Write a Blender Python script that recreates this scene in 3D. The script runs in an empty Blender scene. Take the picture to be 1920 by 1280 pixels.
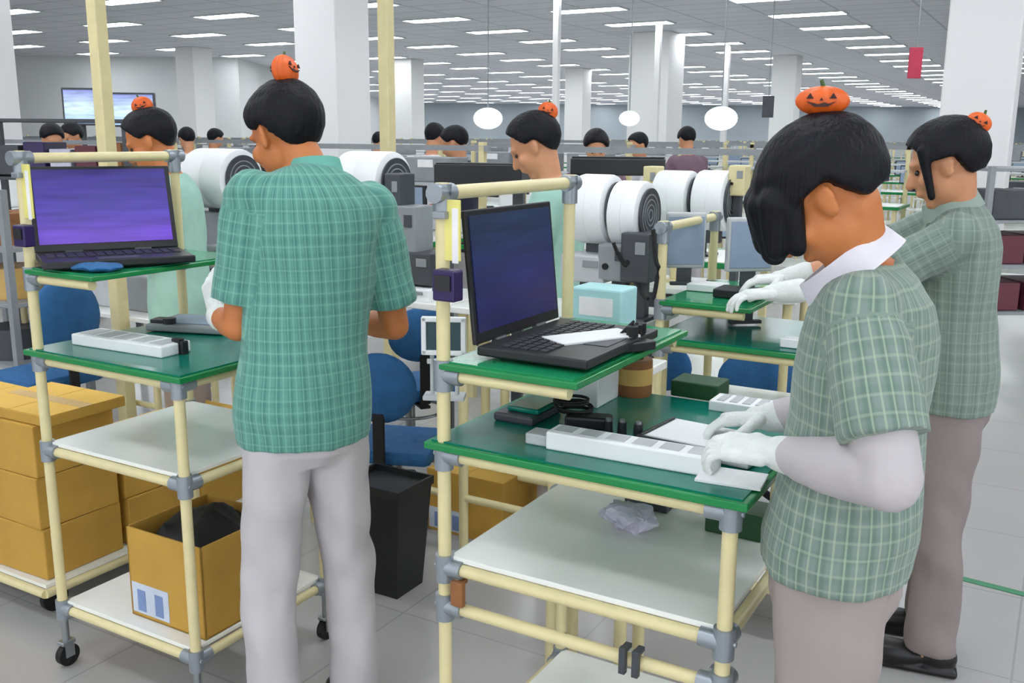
import bpy, bmesh, math, random
import numpy as np
from mathutils import Vector, Matrix, noise
random.seed(7)
# ------------------------------------------------------------------ camera
SC = bpy.context.scene
F = 1800.0; TH = math.atan(382/F); RO = math.radians(.47); CAMZ = 1.57
cd = bpy.data.cameras.new('camera'); cam = bpy.data.objects.new('camera', cd)
SC.collection.objects.link(cam); SC.camera = cam
cd.sensor_width = 36; cd.lens = F/1920*36; cd.clip_start = .05; cd.clip_end = 300
CM = Matrix.Rotation(math.pi/2-TH, 3, 'X') @ Matrix.Rotation(RO, 3, 'Z')
cam.matrix_world = Matrix.Translation((0, 0, CAMZ)) @ CM.to_4x4()
# ------------------------------------------------------------------ world and exposure
w = bpy.data.worlds.new('world'); SC.world = w; w.use_nodes = True
w.node_tree.nodes['Background'].inputs[0].default_value = (.93, .96, 1, 1)
w.node_tree.nodes['Background'].inputs[1].default_value = 1.35
SC.view_settings.view_transform = 'Standard'; SC.view_settings.look = 'None'
SC.view_settings.gamma = 1; SC.view_settings.exposure = 0.52
LAMP = 9.5          # strength of every ceiling panel
# ------------------------------------------------------------------ projection helpers (pixel -> place in the hall)
def ray(u, v): return CM @ Vector(((u-960)/F, (640-v)/F, -1))
def at(u, v, d): r = ray(u, v); return Vector((0, 0, CAMZ)) + r*(d/r.y)
def onz(u, v, z): r = ray(u, v); return Vector((0, 0, CAMZ)) + r*((z-CAMZ)/r.z)
RV = Vector((math.cos(math.radians(-30)), math.sin(math.radians(-30)), 0))   # the line's long direction
SV = Vector((-RV.y, RV.x, 0))                                                # away from the camera, across the line
YAW = math.radians(-30)
# ------------------------------------------------------------------ materials
def srgb(r, g, b):
    def c(x):
        x /= 255.
        return x/12.92 if x <= .04045 else ((x+.055)/1.055)**2.4
    return (c(r), c(g), c(b), 1)
def mat(name, col, rough=.5, metal=0, var=.06, scale=12, bump=0, bscale=60, coat=0):
    m = bpy.data.materials.new(name); m.use_nodes = True; nt = m.node_tree; b = nt.nodes['Principled BSDF']
    b.inputs['Roughness'].default_value = rough; b.inputs['Metallic'].default_value = metal
    if coat: b.inputs['Coat Weight'].default_value = coat
    c = srgb(*col)
    tc = nt.nodes.new('ShaderNodeTexCoord'); no = nt.nodes.new('ShaderNodeTexNoise'); no.inputs['Scale'].default_value = scale
    nt.links.new(tc.outputs['Object'], no.inputs['Vector'])
    rp = nt.nodes.new('ShaderNodeValToRGB'); rp.color_ramp.elements[0].position = .3; rp.color_ramp.elements[1].position = .7
    rp.color_ramp.elements[0].color = (c[0]*(1-var), c[1]*(1-var), c[2]*(1-var), 1)
    rp.color_ramp.elements[1].color = (min(1, c[0]*(1+var)), min(1, c[1]*(1+var)), min(1, c[2]*(1+var)), 1)
    nt.links.new(no.outputs['Fac'], rp.inputs[0]); nt.links.new(rp.outputs[0], b.inputs['Base Color'])
    if bump:
        n2 = nt.nodes.new('ShaderNodeTexNoise'); n2.inputs['Scale'].default_value = bscale
        bp = nt.nodes.new('ShaderNodeBump'); bp.inputs['Strength'].default_value = bump; bp.inputs['Distance'].default_value = .01
        nt.links.new(tc.outputs['Object'], n2.inputs['Vector']); nt.links.new(n2.outputs['Fac'], bp.inputs['Height'])
        nt.links.new(bp.outputs[0], b.inputs['Normal'])
    return m
def emat(name, col, s):
    m = bpy.data.materials.new(name); m.use_nodes = True; b = m.node_tree.nodes['Principled BSDF']
    b.inputs['Base Color'].default_value = srgb(*col); b.inputs['Emission Color'].default_value = srgb(*col)
    b.inputs['Emission Strength'].default_value = s; return m
def math_node(nt, op, a, b=None, c=None):
    n = nt.nodes.new('ShaderNodeMath'); n.operation = op
    for i, x in enumerate((a, b, c)):
        if x is None: continue
        if isinstance(x, (int, float)): n.inputs[i].default_value = x
        else: nt.links.new(x, n.inputs[i])
    return n.outputs[0]
def mixc(nt, fac, a, b):
    n = nt.nodes.new('ShaderNodeMix'); n.data_type = 'RGBA'
    for s, x in ((0, fac), (6, a), (7, b)):
        if isinstance(x, (int, float, tuple)): n.inputs[s].default_value = x
        else: nt.links.new(x, n.inputs[s])
    return n.outputs[2]
def check_mat(name, base, light, dark, pitch=.017):
    """woven check: pale and dark threads crossing, from a wrap attribute measured round and along the garment"""
    m = bpy.data.materials.new(name); m.use_nodes = True; nt = m.node_tree; b = nt.nodes['Principled BSDF']
    b.inputs['Roughness'].default_value = .85; b.inputs['Sheen Weight'].default_value = .15
    at_ = nt.nodes.new('ShaderNodeAttribute'); at_.attribute_name = 'wrap'
    sp = nt.nodes.new('ShaderNodeSeparateXYZ'); nt.links.new(at_.outputs['Vector'], sp.inputs[0])
    def line(coord, period, width, off=0.):
        t = math_node(nt, 'MULTIPLY_ADD', coord, 1/period, off)
        t = math_node(nt, 'FRACT', t)
        t = math_node(nt, 'SUBTRACT', t, .5); t = math_node(nt, 'ABSOLUTE', t)
        mr = nt.nodes.new('ShaderNodeMapRange'); nt.links.new(t, mr.inputs[0])
        mr.inputs[1].default_value = width*.6; mr.inputs[2].default_value = width*1.2; mr.inputs[3].default_value = 1; mr.inputs[4].default_value = 0
        return mr.outputs[0]
    x, y = sp.outputs[0], sp.outputs[1]
    c = mixc(nt, math_node(nt, 'MULTIPLY', line(x, pitch*2, .22, .3), .5), srgb(*base), srgb(*dark))
    c = mixc(nt, math_node(nt, 'MULTIPLY', line(y, pitch*2, .22, .3), .2), c, srgb(*dark))
    c = mixc(nt, math_node(nt, 'MULTIPLY', line(x, pitch, .10), .5), c, srgb(*light))
    c = mixc(nt, math_node(nt, 'MULTIPLY', line(y, pitch*1.6, .09), .3), c, srgb(*light))
    nt.links.new(c, b.inputs['Base Color'])
    tc = nt.nodes.new('ShaderNodeTexCoord'); n2 = nt.nodes.new('ShaderNodeTexNoise'); n2.inputs['Scale'].default_value = 9
    bp = nt.nodes.new('ShaderNodeBump'); bp.inputs['Strength'].default_value = .35; bp.inputs['Distance'].default_value = .02
    nt.links.new(tc.outputs['Object'], n2.inputs['Vector']); nt.links.new(n2.outputs['Fac'], bp.inputs['Height']); nt.links.new(bp.outputs[0], b.inputs['Normal'])
    return m
def hair_mat():
    m = mat('black_hair', (7, 8, 17), .55, 0, .3, 30)
    nt = m.node_tree; b = nt.nodes['Principled BSDF']; b.inputs['Specular IOR Level'].default_value = .25
    tc = nt.nodes.new('ShaderNodeTexCoord'); mp = nt.nodes.new('ShaderNodeMapping'); mp.inputs['Scale'].default_value = (140, 140, 9)
    n = nt.nodes.new('ShaderNodeTexNoise'); n.inputs['Scale'].default_value = 1
    bp = nt.nodes.new('ShaderNodeBump'); bp.inputs['Strength'].default_value = .6; bp.inputs['Distance'].default_value = .006
    nt.links.new(tc.outputs['Object'], mp.inputs[0]); nt.links.new(mp.outputs[0], n.inputs['Vector'])
    nt.links.new(n.outputs['Fac'], bp.inputs['Height']); nt.links.new(bp.outputs[0], b.inputs['Normal'])
    return m
def floor_mat():
    m = mat('floor_vinyl', (174, 173, 171), .2, 0, .035, 1.5, 0)
    nt = m.node_tree; b = nt.nodes['Principled BSDF']
    tc = nt.nodes.new('ShaderNodeTexCoord'); mp = nt.nodes.new('ShaderNodeMapping'); mp.inputs['Rotation'].default_value = (0, 0, math.radians(30))
    br = nt.nodes.new('ShaderNodeTexBrick'); br.offset = 0; br.inputs['Scale'].default_value = 1
    br.inputs['Brick Width'].default_value = .6; br.inputs['Row Height'].default_value = .6; br.inputs['Mortar Size'].default_value = .0035
    nt.links.new(tc.outputs['Object'], mp.inputs[0]); nt.links.new(mp.outputs[0], br.inputs['Vector'])
    src = b.inputs['Base Color'].links[0].from_socket
    c = mixc(nt, br.outputs['Fac'], src, srgb(156, 156, 155)); nt.links.new(c, b.inputs['Base Color'])
    return m
def ceiling_mat():
    m = mat('ceiling_tile', (226, 228, 236), .8, 0, .04, .6)
    nt = m.node_tree; b = nt.nodes['Principled BSDF']
    tc = nt.nodes.new('ShaderNodeTexCoord'); mp = nt.nodes.new('ShaderNodeMapping'); mp.inputs['Rotation'].default_value = (0, 0, math.radians(30))
    br = nt.nodes.new('ShaderNodeTexBrick'); br.offset = 0; br.inputs['Scale'].default_value = 1
    br.inputs['Brick Width'].default_value = 1.2; br.inputs['Row Height'].default_value = .6; br.inputs['Mortar Size'].default_value = .02
    nt.links.new(tc.outputs['Object'], mp.inputs[0]); nt.links.new(mp.outputs[0], br.inputs['Vector'])
    src = b.inputs['Base Color'].links[0].from_socket
    c = mixc(nt, br.outputs['Fac'], src, srgb(190, 193, 204)); nt.links.new(c, b.inputs['Base Color'])
    return m
def screen_mat(name, c0, c1, c2, s, seed):
    """a lit display: a vertical run of colour with soft bands of window content"""
    m = bpy.data.materials.new(name); m.use_nodes = True; nt = m.node_tree; b = nt.nodes['Principled BSDF']
    tc = nt.nodes.new('ShaderNodeTexCoord'); sp = nt.nodes.new('ShaderNodeSeparateXYZ'); nt.links.new(tc.outputs['Generated'], sp.inputs[0])
    rp = nt.nodes.new('ShaderNodeValToRGB'); e = rp.color_ramp.elements
    e[0].position = 0; e[0].color = srgb(*c0); e[1].position = 1; e[1].color = srgb(*c2)
    k = e.new(.45); k.color = srgb(*c1)
    nt.links.new(sp.outputs[2], rp.inputs[0])
    mp = nt.nodes.new('ShaderNodeMapping'); mp.inputs['Scale'].default_value = (1.2, 1, 9); mp.inputs['Location'].default_value = (seed, 0, seed)
    no = nt.nodes.new('ShaderNodeTexNoise'); no.inputs['Scale'].default_value = 1.3; no.inputs['Detail'].default_value = 1
    nt.links.new(tc.outputs['Generated'], mp.inputs[0]); nt.links.new(mp.outputs[0], no.inputs['Vector'])
    f = math_node(nt, 'MULTIPLY_ADD', no.outputs['Fac'], 1.2, .4)
    vm = nt.nodes.new('ShaderNodeVectorMath'); vm.operation = 'SCALE'; nt.links.new(rp.outputs[0], vm.inputs[0]); nt.links.new(f, vm.inputs['Scale'])
    b.inputs['Base Color'].default_value = (.01, .01, .015, 1); b.inputs['Roughness'].default_value = .3
    nt.links.new(vm.outputs[0], b.inputs['Emission Color']); b.inputs['Emission Strength'].default_value = s
    return m
K = dict(
 floor=floor_mat(), ceil=ceiling_mat(),
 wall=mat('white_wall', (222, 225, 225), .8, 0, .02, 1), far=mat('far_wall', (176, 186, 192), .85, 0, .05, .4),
 column=mat('white_column', (236, 236, 236), .7, 0, .015, 1), grille=mat('tile_edge', (196, 200, 204), .5),
 light=emat('lit_panel', (244, 248, 252), LAMP), lframe=mat('lamp_frame', (205, 210, 212), .5),
 pipe=mat('cream_pipe', (222, 210, 160), .35, 0, .04, 20), joint=mat('grey_joint', (150, 158, 165), .35, .5, .08),
 steel=mat('steel', (160, 165, 168), .3, .8), green=mat('green_esd_mat', (30, 140, 92), .14, 0, .06, 25),
 greenedge=mat('green_edge', (18, 130, 66), .25), teal=mat('teal_mat', (4, 116, 100), .16, 0, .06, 30),
 board=mat('grey_white_board', (236, 238, 233), .22, 0, .03, 6), blackp=mat('black_plastic', (26, 27, 31), .4, 0, .1, 20),
 black=mat('black_rubber', (12, 12, 14), .6), dgrey=mat('dark_grey_metal', (66, 70, 76), .45, .1, .1, 15), grey=mat('grey_plastic', (140, 145, 148), .5),
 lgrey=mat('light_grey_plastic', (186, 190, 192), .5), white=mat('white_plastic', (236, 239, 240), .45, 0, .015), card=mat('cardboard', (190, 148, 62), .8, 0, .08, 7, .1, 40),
 cardin=mat('cardboard_inside', (150, 110, 50), .85), cardtop=mat('cardboard_lid', (226, 182, 84), .8, 0, .05, 7), tape=mat('packing_tape', (206, 168, 96), .3), core=mat('brown_core', (140, 92, 52), .7, 0, .15, 20),
 purple=mat('dark_purple_plastic', (38, 18, 78), .4), yellow=mat('yellow_label', (232, 224, 130), .5), label=mat('label_paper', (196, 206, 220), .6),
 labelblue=mat('label_blue', (120, 142, 186), .6), blue=mat('blue_fabric', (36, 96, 148), .75, 0, .12, 18, .3, 120), cyan=mat('pale_cyan_plastic', (168, 216, 218), .45),
 bluegrey=mat('blue_grey_plastic', (138, 156, 178), .45), binblack=mat('bin_plastic', (22, 24, 26), .45), paper=mat('white_paper', (236, 236, 236), .7),
 film=mat('crumpled_film', (190, 188, 206), .25, 0, .1, 30), maroon=mat('maroon_plastic', (96, 40, 54), .5), darkgreen=mat('dark_green_plastic', (14, 66, 30), .5), red=mat('red_sign', (190, 50, 80), .5),
 keys=mat('keyboard_keys', (40, 42, 48), .5), skin=mat('skin_tan', (200, 122, 68), .5, 0, .05, 18), skinp=mat('skin_pale', (204, 144, 106), .5, 0, .05, 18),
 hair=hair_mat(), orange=mat('pumpkin_orange', (222, 96, 26), .45, 0, .1, 40), pumpdark=mat('pumpkin_features', (52, 16, 8), .6), stem=mat('pumpkin_stem', (60, 90, 34), .6),
 glove=mat('white_knit_glove', (226, 230, 226), .9, 0, .03, 60, .3, 300), slv=mat('white_undersleeve', (190, 184, 186), .85, 0, .03, 10, .25, 20),
 collar=mat('white_collar', (226, 224, 232), .8), trg=mat('light_grey_trousers', (190, 186, 188), .85, 0, .03, 8, .3, 14), trb=mat('beige_trousers', (160, 149, 145), .85, 0, .03, 8, .3, 14), trm=mat('mauve_trousers', (140, 128, 126), .85, 0, .03, 8, .3, 14),
 shoe=mat('black_shoe', (14, 13, 16), .4), eyew=mat('eye', (40, 30, 28), .2), lip=mat('lip', (168, 96, 80), .5), mask=mat('pink_face_mask', (206, 170, 178), .8), c_teal=mat('teal_collar', (104, 172, 156), .85), c_grey=mat('grey_green_collar', (150, 166, 156), .85), lamp2=emat('lit_shade', (240, 248, 250), 1.2), trim=mat('black_trim', (36, 40, 40), .8),
 s_teal=check_mat('teal_check_cloth', (92, 152, 138), (134, 188, 166), (48, 108, 104)),
 s_sage=check_mat('sage_check_cloth', (124, 142, 134), (176, 190, 164), (80, 112, 98), .018),
 s_dark=check_mat('grey_green_check_cloth', (122, 140, 130), (150, 166, 152), (88, 108, 98), .018),
 s_plain=mat('pale_green_cloth', (164, 206, 190), .85, 0, .04, 20), s_white=mat('white_cloth', (206, 206, 212), .85, 0, .04, 10), s_navy=mat('navy_cloth', (44, 46, 66), .85, 0, .05, 10), s_mauve=mat('mauve_cloth', (120, 96, 108), .85, 0, .05, 10),
 sc_violet=screen_mat('violet_display', (104, 66, 190), (72, 58, 160), (50, 40, 120), .8, 3.1), sc_navy=screen_mat('navy_display', (24, 22, 96), (26, 40, 112), (30, 58, 92), .42, 5.7),
 sc_pale=screen_mat('pale_blue_display', (150, 186, 226), (190, 214, 236), (120, 130, 190), 1.0, 1.3), glassteal=mat('teal_display_glass', (26, 66, 72), .15), floorgreen=mat('green_floor_tape', (60, 132, 92), .5, 0, .1, 8),
)
for _n in ('teal', 'green'): K[_n].node_tree.nodes['Principled BSDF'].inputs['Specular IOR Level'].default_value = .35
# ------------------------------------------------------------------ mesh helpers
COL = SC.collection
def tag(o, label=None, cat=None, group=None, kind=None):
    for k, v in (('label', label), ('category', cat), ('group', group), ('kind', kind)):
        if v: o[k] = v
    return o
def thing(name, label, cat, loc=(0, 0, 0), rz=0, group=None):
    o = bpy.data.objects.new(name, None); COL.objects.link(o); o.location = loc; o.rotation_euler = (0, 0, rz); o.empty_display_size = .1
    return tag(o, label, cat, group)
class MB:
    def __init__(s): s.bm = bmesh.new(); s.mi = 0
    def _mark(s, vs):
        if s.mi:
            for f in {f for v in vs for f in v.link_faces}: f.material_index = s.mi
    def box(s, c, d, bev=0, rot=None):
        T = Matrix.Translation(c) @ (rot.to_4x4() if rot is not None else Matrix.Identity(4)) @ Matrix.Diagonal((*d, 1))
        r = bmesh.ops.create_cube(s.bm, size=1, matrix=T); vs = r['verts']
        if bev > 0:
            es = list({e for v in vs for e in v.link_edges})
            q = bmesh.ops.bevel(s.bm, geom=es, offset=bev, segments=2, profile=.5, affect='EDGES'); vs = q['verts']
        s._mark(vs); return s
    def cyl(s, a, b, r, r2=None, n=16, cap=True):
        a = Vector(a); b = Vector(b); d = b-a; L = d.length
        q = Vector((0, 0, 1)).rotation_difference(d.normalized()).to_matrix().to_4x4()
        k = bmesh.ops.create_cone(s.bm, cap_ends=cap, segments=n, radius1=r, radius2=r if r2 is None else r2, depth=L, matrix=Matrix.Translation((a+b)/2) @ q)
        s._mark(k['verts']); return s
    def sph(s, c, r, sc=(1, 1, 1), rot=None, n=16):
        T = Matrix.Translation(c) @ (rot.to_4x4() if rot is not None else Matrix.Identity(4)) @ Matrix.Diagonal((*sc, 1))
        k = bmesh.ops.create_uvsphere(s.bm, u_segments=n, v_segments=max(6, n//2), radius=r, matrix=T); s._mark(k['verts']); return s
    def lathe(s, prof, n=24, M=None):
        M = M or Matrix.Identity(4); rings = []
        for r, z in prof:
            rings.append([s.bm.verts.new(M @ Vector((r*math.cos(2*math.pi*i/n), r*math.sin(2*math.pi*i/n), z))) for i in range(n)])
        for a, b in zip(rings, rings[1:]):
            for i in range(n): s.bm.faces.new((a[i], a[(i+1) % n], b[(i+1) % n], b[i]))
        for R in (rings[0], rings[-1]):
            try: s.bm.faces.new(R)
            except ValueError: pass
        return s
    def tube(s, pts, r, n=8):
        pts = [Vector(p) for p in pts]; rings = []; up = Vector((0, 0, 1))
        for i, p in enumerate(pts):
            d = (pts[min(i+1, len(pts)-1)]-pts[max(i-1, 0)]).normalized(); x = d.cross(up)
            if x.length < .05: x = d.cross(Vector((1, 0, 0)))
            x.normalize(); y = x.cross(d); rr = r[i] if isinstance(r, (list, tuple)) else r
            rings.append([s.bm.verts.new(p+(x*math.cos(2*math.pi*k/n)+y*math.sin(2*math.pi*k/n))*rr) for k in range(n)])
        for a, b in zip(rings, rings[1:]):
            for i in range(n): s.bm.faces.new((a[i], a[(i+1) % n], b[(i+1) % n], b[i]))
        s.bm.faces.new(rings[0]); s.bm.faces.new(rings[-1]); return s
    def prism(s, poly, z0, z1):
        a = [s.bm.verts.new((x, y, z0)) for x, y in poly]; b = [s.bm.verts.new((x, y, z1)) for x, y in poly]; n = len(poly)
        s.bm.faces.new(a[::-1]); s.bm.faces.new(b)
        for i in range(n): s.bm.faces.new((a[i], a[(i+1) % n], b[(i+1) % n], b[i]))
        return s
    def build(s, name, m, parent=None, smooth=False, loc=None, rz=None):
        bmesh.ops.recalc_face_normals(s.bm, faces=s.bm.faces)
        me = bpy.data.meshes.new(name); s.bm.to_mesh(me); s.bm.free()
        for x in (m if isinstance(m, (list, tuple)) else [m]): me.materials.append(K[x] if isinstance(x, str) else x)
        if smooth:
            for p in me.polygons: p.use_smooth = True
            try: me.set_sharp_from_angle(angle=math.radians(40))
            except Exception: pass
        o = bpy.data.objects.new(name, me); COL.objects.link(o)
        if parent is not None: o.parent = parent
        if loc is not None: o.location = loc
        if rz is not None: o.rotation_euler = (0, 0, rz)
        return o
def copy_tree(o, parent=None):
    c = o.copy(); COL.objects.link(c)
    if parent is not None: c.parent = parent
    for ch in list(o.children): copy_tree(ch, c)
    return c
def struct(name, mb, m, **k): return tag(mb.build(name, m, **k), kind='structure')
def simple(name, label, cat, mb, m, loc, rz=YAW, group=None, smooth=False):
    return tag(mb.build(name, m, None, smooth, loc, rz), label, cat, group)
# ------------------------------------------------------------------ shell of the hall
CZ = 3.62
struct('floor', MB().box((0, 27, -.05), (64, 68, .1)), 'floor')
struct('ceiling', MB().box((0, 27, CZ+.3), (64, 68, .1)), 'ceil').location.z = -.25
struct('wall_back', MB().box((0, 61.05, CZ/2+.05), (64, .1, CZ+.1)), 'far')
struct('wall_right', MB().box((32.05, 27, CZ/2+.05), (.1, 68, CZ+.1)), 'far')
struct('wall_left', MB().box((-32.05, 27, CZ/2+.05), (.1, 68, CZ+.1)), 'wall')
struct('wall_partition', MB().box((-12.3, 27, CZ/2), (9.6, .15, CZ-.001)).box((-7.55, 43.9, CZ/2), (.15, 33.9, CZ-.001)), 'wall')
def column(u, d, size, label_side):
    p = at(u, 258, d); c = thing('column_' + label_side, None, None, (p.x, p.y, 0), YAW); c['kind'] = 'structure'
    MB().box((0, 0, CZ/2), (size, size, CZ-.004), .012).build('column_shaft', 'column', c)
    MB().box((0, 0, .06), (size+.03, size+.03, .12), .005).build('baseboard', 'grey', c)
    return c
column(1830, 7.6, .5, 'right'); column(628, 9.9, .52, 'middle'); column(-38, 10.5, .6, 'left')
column(372, 24, .6, 'far_left'); column(768, 27, .6, 'far_middle'); column(1226, 20, .85, 'far_right'); column(1082, 30, .6, 'rear'); column(1468, 25, .6, 'rear_right')
# the green line taped on the floor
p1 = onz(1640, 1043, 0); p2 = onz(2500, 1262, 0)
gl = MB(); dd = (p2-p1); n_ = Vector((-dd.y, dd.x, 0)).normalized()*.018
gl.prism([tuple((q)[:2]) for q in (p1-n_, p2-n_, p2+n_, p1+n_)], .0005, .0025)
tag(gl.build('floor_marking', 'floorgreen'), 'green tape line stuck on the pale floor at right', 'floor tape')
# ceiling panels on the building's grid
proto = thing('ceiling_light', 'long white recessed panel light in the grey ceiling grid', 'ceiling light', (0, 0, CZ), YAW, 'panel lights in the ceiling')
lf = MB()
for sx, sy, dx, dy in ((0, .215, 1.26, .03), (0, -.215, 1.26, .03), (.615, 0, .03, .40), (-.615, 0, .03, .40)): lf.box((sx, sy, -.012), (dx, dy, .024))
lf.build('frame', 'lframe', proto); MB().box((0, 0, -.012), (1.2, .40, .012)).build('diffuser', 'light', proto)
spots = []
for i in range(-22, 26):
    for j in range(-10, 34):
        q = Vector((1.15, 4.3, 0)) + RV*(i*3.0) + SV*(j*2.1)
        if not (-31 < q.x < 31 and -5 < q.y < 60.3): continue
        if -17.3 < q.x < -6.6 and q.y > 26.2: continue
        if q.x < -17 and q.y > 26: continue
        cpx = CM.transposed() @ (Vector((q.x, q.y, CZ))-Vector((0, 0, CAMZ)))
        inview = cpx.z < -.1 and abs(cpx.x/-cpx.z) < .56
        if not inview and q.length > 13: continue
        spots.append((not inview, q.length, q))
spots.sort(key=lambda t: (t[0], t[1]))
near = [t[2] for t in spots][:296]; rest = [t[2] for t in spots][296:]
rest2 = [t for t in rest if t.length < 70]
for k, q in enumerate(near):
    o = proto if k == 0 else copy_tree(proto); o.location = (q.x, q.y, CZ)
if rest2:
    m_ = MB(); R3 = Matrix.Rotation(YAW, 3, 'Z')
    for q in rest2: m_.box((q.x, q.y, CZ-.012), (1.2, .40, .012), 0, R3)
    tag(m_.build('ceiling_lights_far', 'light'), 'the farthest rows of lit ceiling panels', 'ceiling light', None, 'stuff')
# ------------------------------------------------------------------ pipe-rack work carts
def caster(parent, x, y):
    c = MB().cyl((x, y, .075), (x, y, .16), .011).box((x, y, .075), (.03, .045, .012), .003).box((x-.014, y, .055), (.003, .03, .05)).box((x+.014, y, .055), (.003, .03, .05)).build('caster', 'steel', parent)
    MB().cyl((x-.011, y, .034), (x+.011, y, .034), .034, n=20).build('wheel', 'black', c, True)
def joint_mb(mb, x, y, z, r=.0145):
    mb.cyl((x, y, z-.03), (x, y, z+.03), r+.006, n=14); mb.cyl((x-.0, y-.0, z), (x+.035, y, z), r+.005, n=14); mb.cyl((x, y, z), (x, y+.035, z), r+.005, n=14)
    mb.box((x+.012, y-.02, z), (.012, .012, .03), .002)
def cart(label, loc, W, D, zmain, zup, wup, zlow, zbot, ztop, extra_rail=True, r=.0145, lowmat='board', rail_drop=.09):
    t = thing('pipe_rack_cart', label, 'work cart', loc, YAW)
    tall = [(0, 0), (0, D)]; low = [(W, 0), (W, D)]
    for x, y in tall: MB().cyl((x, y, .15), (x, y, ztop+.02), r).build('post', 'pipe', t, True)
    for x, y in low: MB().cyl((x, y, .15), (x, y, zmain-.028), r).build('post', 'pipe', t, True)
    for x, y in tall+low: caster(t, x, y)
    levels = [zmain-.028, zlow-.02, zbot-.02] + ([zlow-.02-rail_drop] if extra_rail else [])
    for z in levels:
        for a, b in (((0, 0), (W, 0)), ((0, D), (W, D)), ((0, 0), (0, D)), ((W, 0), (W, D))):
            if z == levels[-1] and extra_rail and a[1] != b[1]: continue
            MB().cyl((a[0], a[1], z), (b[0], b[1], z), r*.93).build('rail', 'pipe', t, True)
        for x, y in ((0, 0), (0, D), (W, 0), (W, D)): 
            j = MB(); j.cyl((x, y, z-.032), (x, y, z+.028), r+.006, n=14)
            sx = 1 if x == 0 else -1; sy = 1 if y == 0 else -1
            j.cyl((x, y, z), (x+sx*.045, y, z), r+.005, n=14); j.cyl((x, y, z), (x, y+sy*.045, z), r+.005, n=14)
            j.box((x+sx*.018, y+sy*.018, z), (.02, .02, .05), .003)
            j.cyl((x-sx*.024, y, z), (x-sx*.012, y, z), .006, n=8)
            j.build('joint', 'joint', t, True)
    MB().cyl((0, -.02, ztop), (0, D+.02, ztop), r).build('top_bar', 'pipe', t, True)
    for y in (0, D):
        jt = MB(); jt.cyl((0, y, ztop-.05), (0, y, ztop+.018), r+.005, n=14).cyl((0, y-.03, ztop), (0, y+.03, ztop), r+.005, n=14)
        jt.build('joint', 'joint', t, True)
    # upper shelf, carried on rails out from the tall posts
    for y in (0, D): MB().cyl((0, y, zup-.026), (wup-.01, y, zup-.026), r*.93).build('rail', 'pipe', t, True)
    MB().cyl((0, 0, zup-.026), (0, D, zup-.026), r*.93).build('rail', 'pipe', t, True)
    for y in (0, D):
        ju = MB(); ju.cyl((0, y, zup-.06), (0, y, zup+.005), r+.006, n=14).cyl((0, y, zup-.026), (.045, y, zup-.026), r+.005, n=14)
        ju.build('joint', 'joint', t, True)
    us = MB().box((wup/2+.005, D/2, zup-.006), (wup+.02, D+.04, .014), .003).build('upper_shelf', 'greenedge', t); us['label'] = 'narrow upper shelf with green mat'
    MB().box((wup/2+.005, D/2, zup+.0025), (wup-.006, D+.015, .003)).build('mat', 'green', us)
    # worktop
    wt = MB().box((W/2, D/2, zmain-.007), (W+.07, D+.05, .016), .003).build('worktop', 'greenedge', t); wt['label'] = 'green edged worktop'
    MB().box((W/2, D/2, zmain+.0025), (W+.045, D+.025, .003)).build('mat', 'teal', wt)
    ls = MB().box((W/2, D/2, zlow), (W-.02, D-.005, .012), .002).build('lower_shelf', lowmat, t); ls['label'] = 'grey-white lower shelf board'
    MB().box((W/2, D/2, zbot), (W-.02, D-.005, .012), .002).build('bottom_shelf', 'board', t)
    return t
A2 = Vector((-.140, 1.915, 0)); A1 = Vector((-1.335, 2.64, 0))
C2 = dict(W=.615, D=.56, zmain=.95, zup=1.12, wup=.30, zlow=.69, zbot=.20, ztop=1.462)
C1 = dict(W=.565, D=.52, zmain=.975, zup=1.205, wup=.27, zlow=.70, zbot=.205, ztop=1.505)
cart('cream pipe work cart before the woman in front, navy laptop on its upper shelf', A2, **C2)
cart('cream pipe work cart at left, violet-screen laptop on its upper shelf', A1, extra_rail=False, **C1)
def cw(A, x, y, z=0): return A + RV*x + SV*y + Vector((0, 0, z))
# third station, beyond the woman in front
A3 = onz(1236, 632, .95); A3.z = 0
cart('cream pipe work cart behind the front cart, where the farthest woman works', A3, W=.60, D=.5, zmain=.95, zup=1.07, wup=.28, zlow=.69, zbot=.2, ztop=1.30, extra_rail=False)
# ------------------------------------------------------------------ laptops
def laptop(label, loc, yaw, wd, dp, lidh, tilt, scr, base_tilt=0, kick=0):
    """lid hinge at local y=0, base toward -y, screen faces -y"""
    t = thing('laptop', label, 'laptop', loc, yaw)
    MB().box((0, -dp/2, .011), (wd, dp, .020), .004).build('base', 'blackp', t)
    kb = MB()
    for r_ in range(5):
        for c_ in range(14): kb.box((-wd*.42+c_*wd*.0646, -dp*.22-r_*dp*.088, .0225), (wd*.052, dp*.068, .003))
    kb.build('keyboard', 'keys', t)
    MB().box((0, -dp*.82, .0215), (wd*.28, dp*.22, .0015)).build('touchpad', 'dgrey', t)
    R = Matrix.Rotation(-tilt, 3, 'X')
    def L(p): return R @ Vector(p) + Vector((0, 0, .022))
    lid = MB().box(L((0, .006, lidh/2)), (wd, .010, lidh), .003, R).build('lid', 'blackp', t)
    # display as its own panel facing the user
    s = MB().box((0, 0, 0), (wd*.93, .002, lidh*.87)).build('screen', scr, lid); s.location = L((0, -.0005, lidh/2+.006)); s.rotation_euler = (-tilt, 0, 0)
    for sg in (-1, 1): MB().cyl((sg*wd*.3, .002, .018), (sg*wd*.18, .002, .018), .007).build('hinge', 'dgrey', t)
    return t
lp2 = cw(A2, .055, .225, 1.131)
laptop('black laptop with dark navy screen on the upper shelf of the front cart', lp2, YAW+math.radians(90), .37, .25, .275, math.radians(6), 'sc_navy')
lp1 = at(206, 482, 2.83); lp1.z = 1.215
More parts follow.
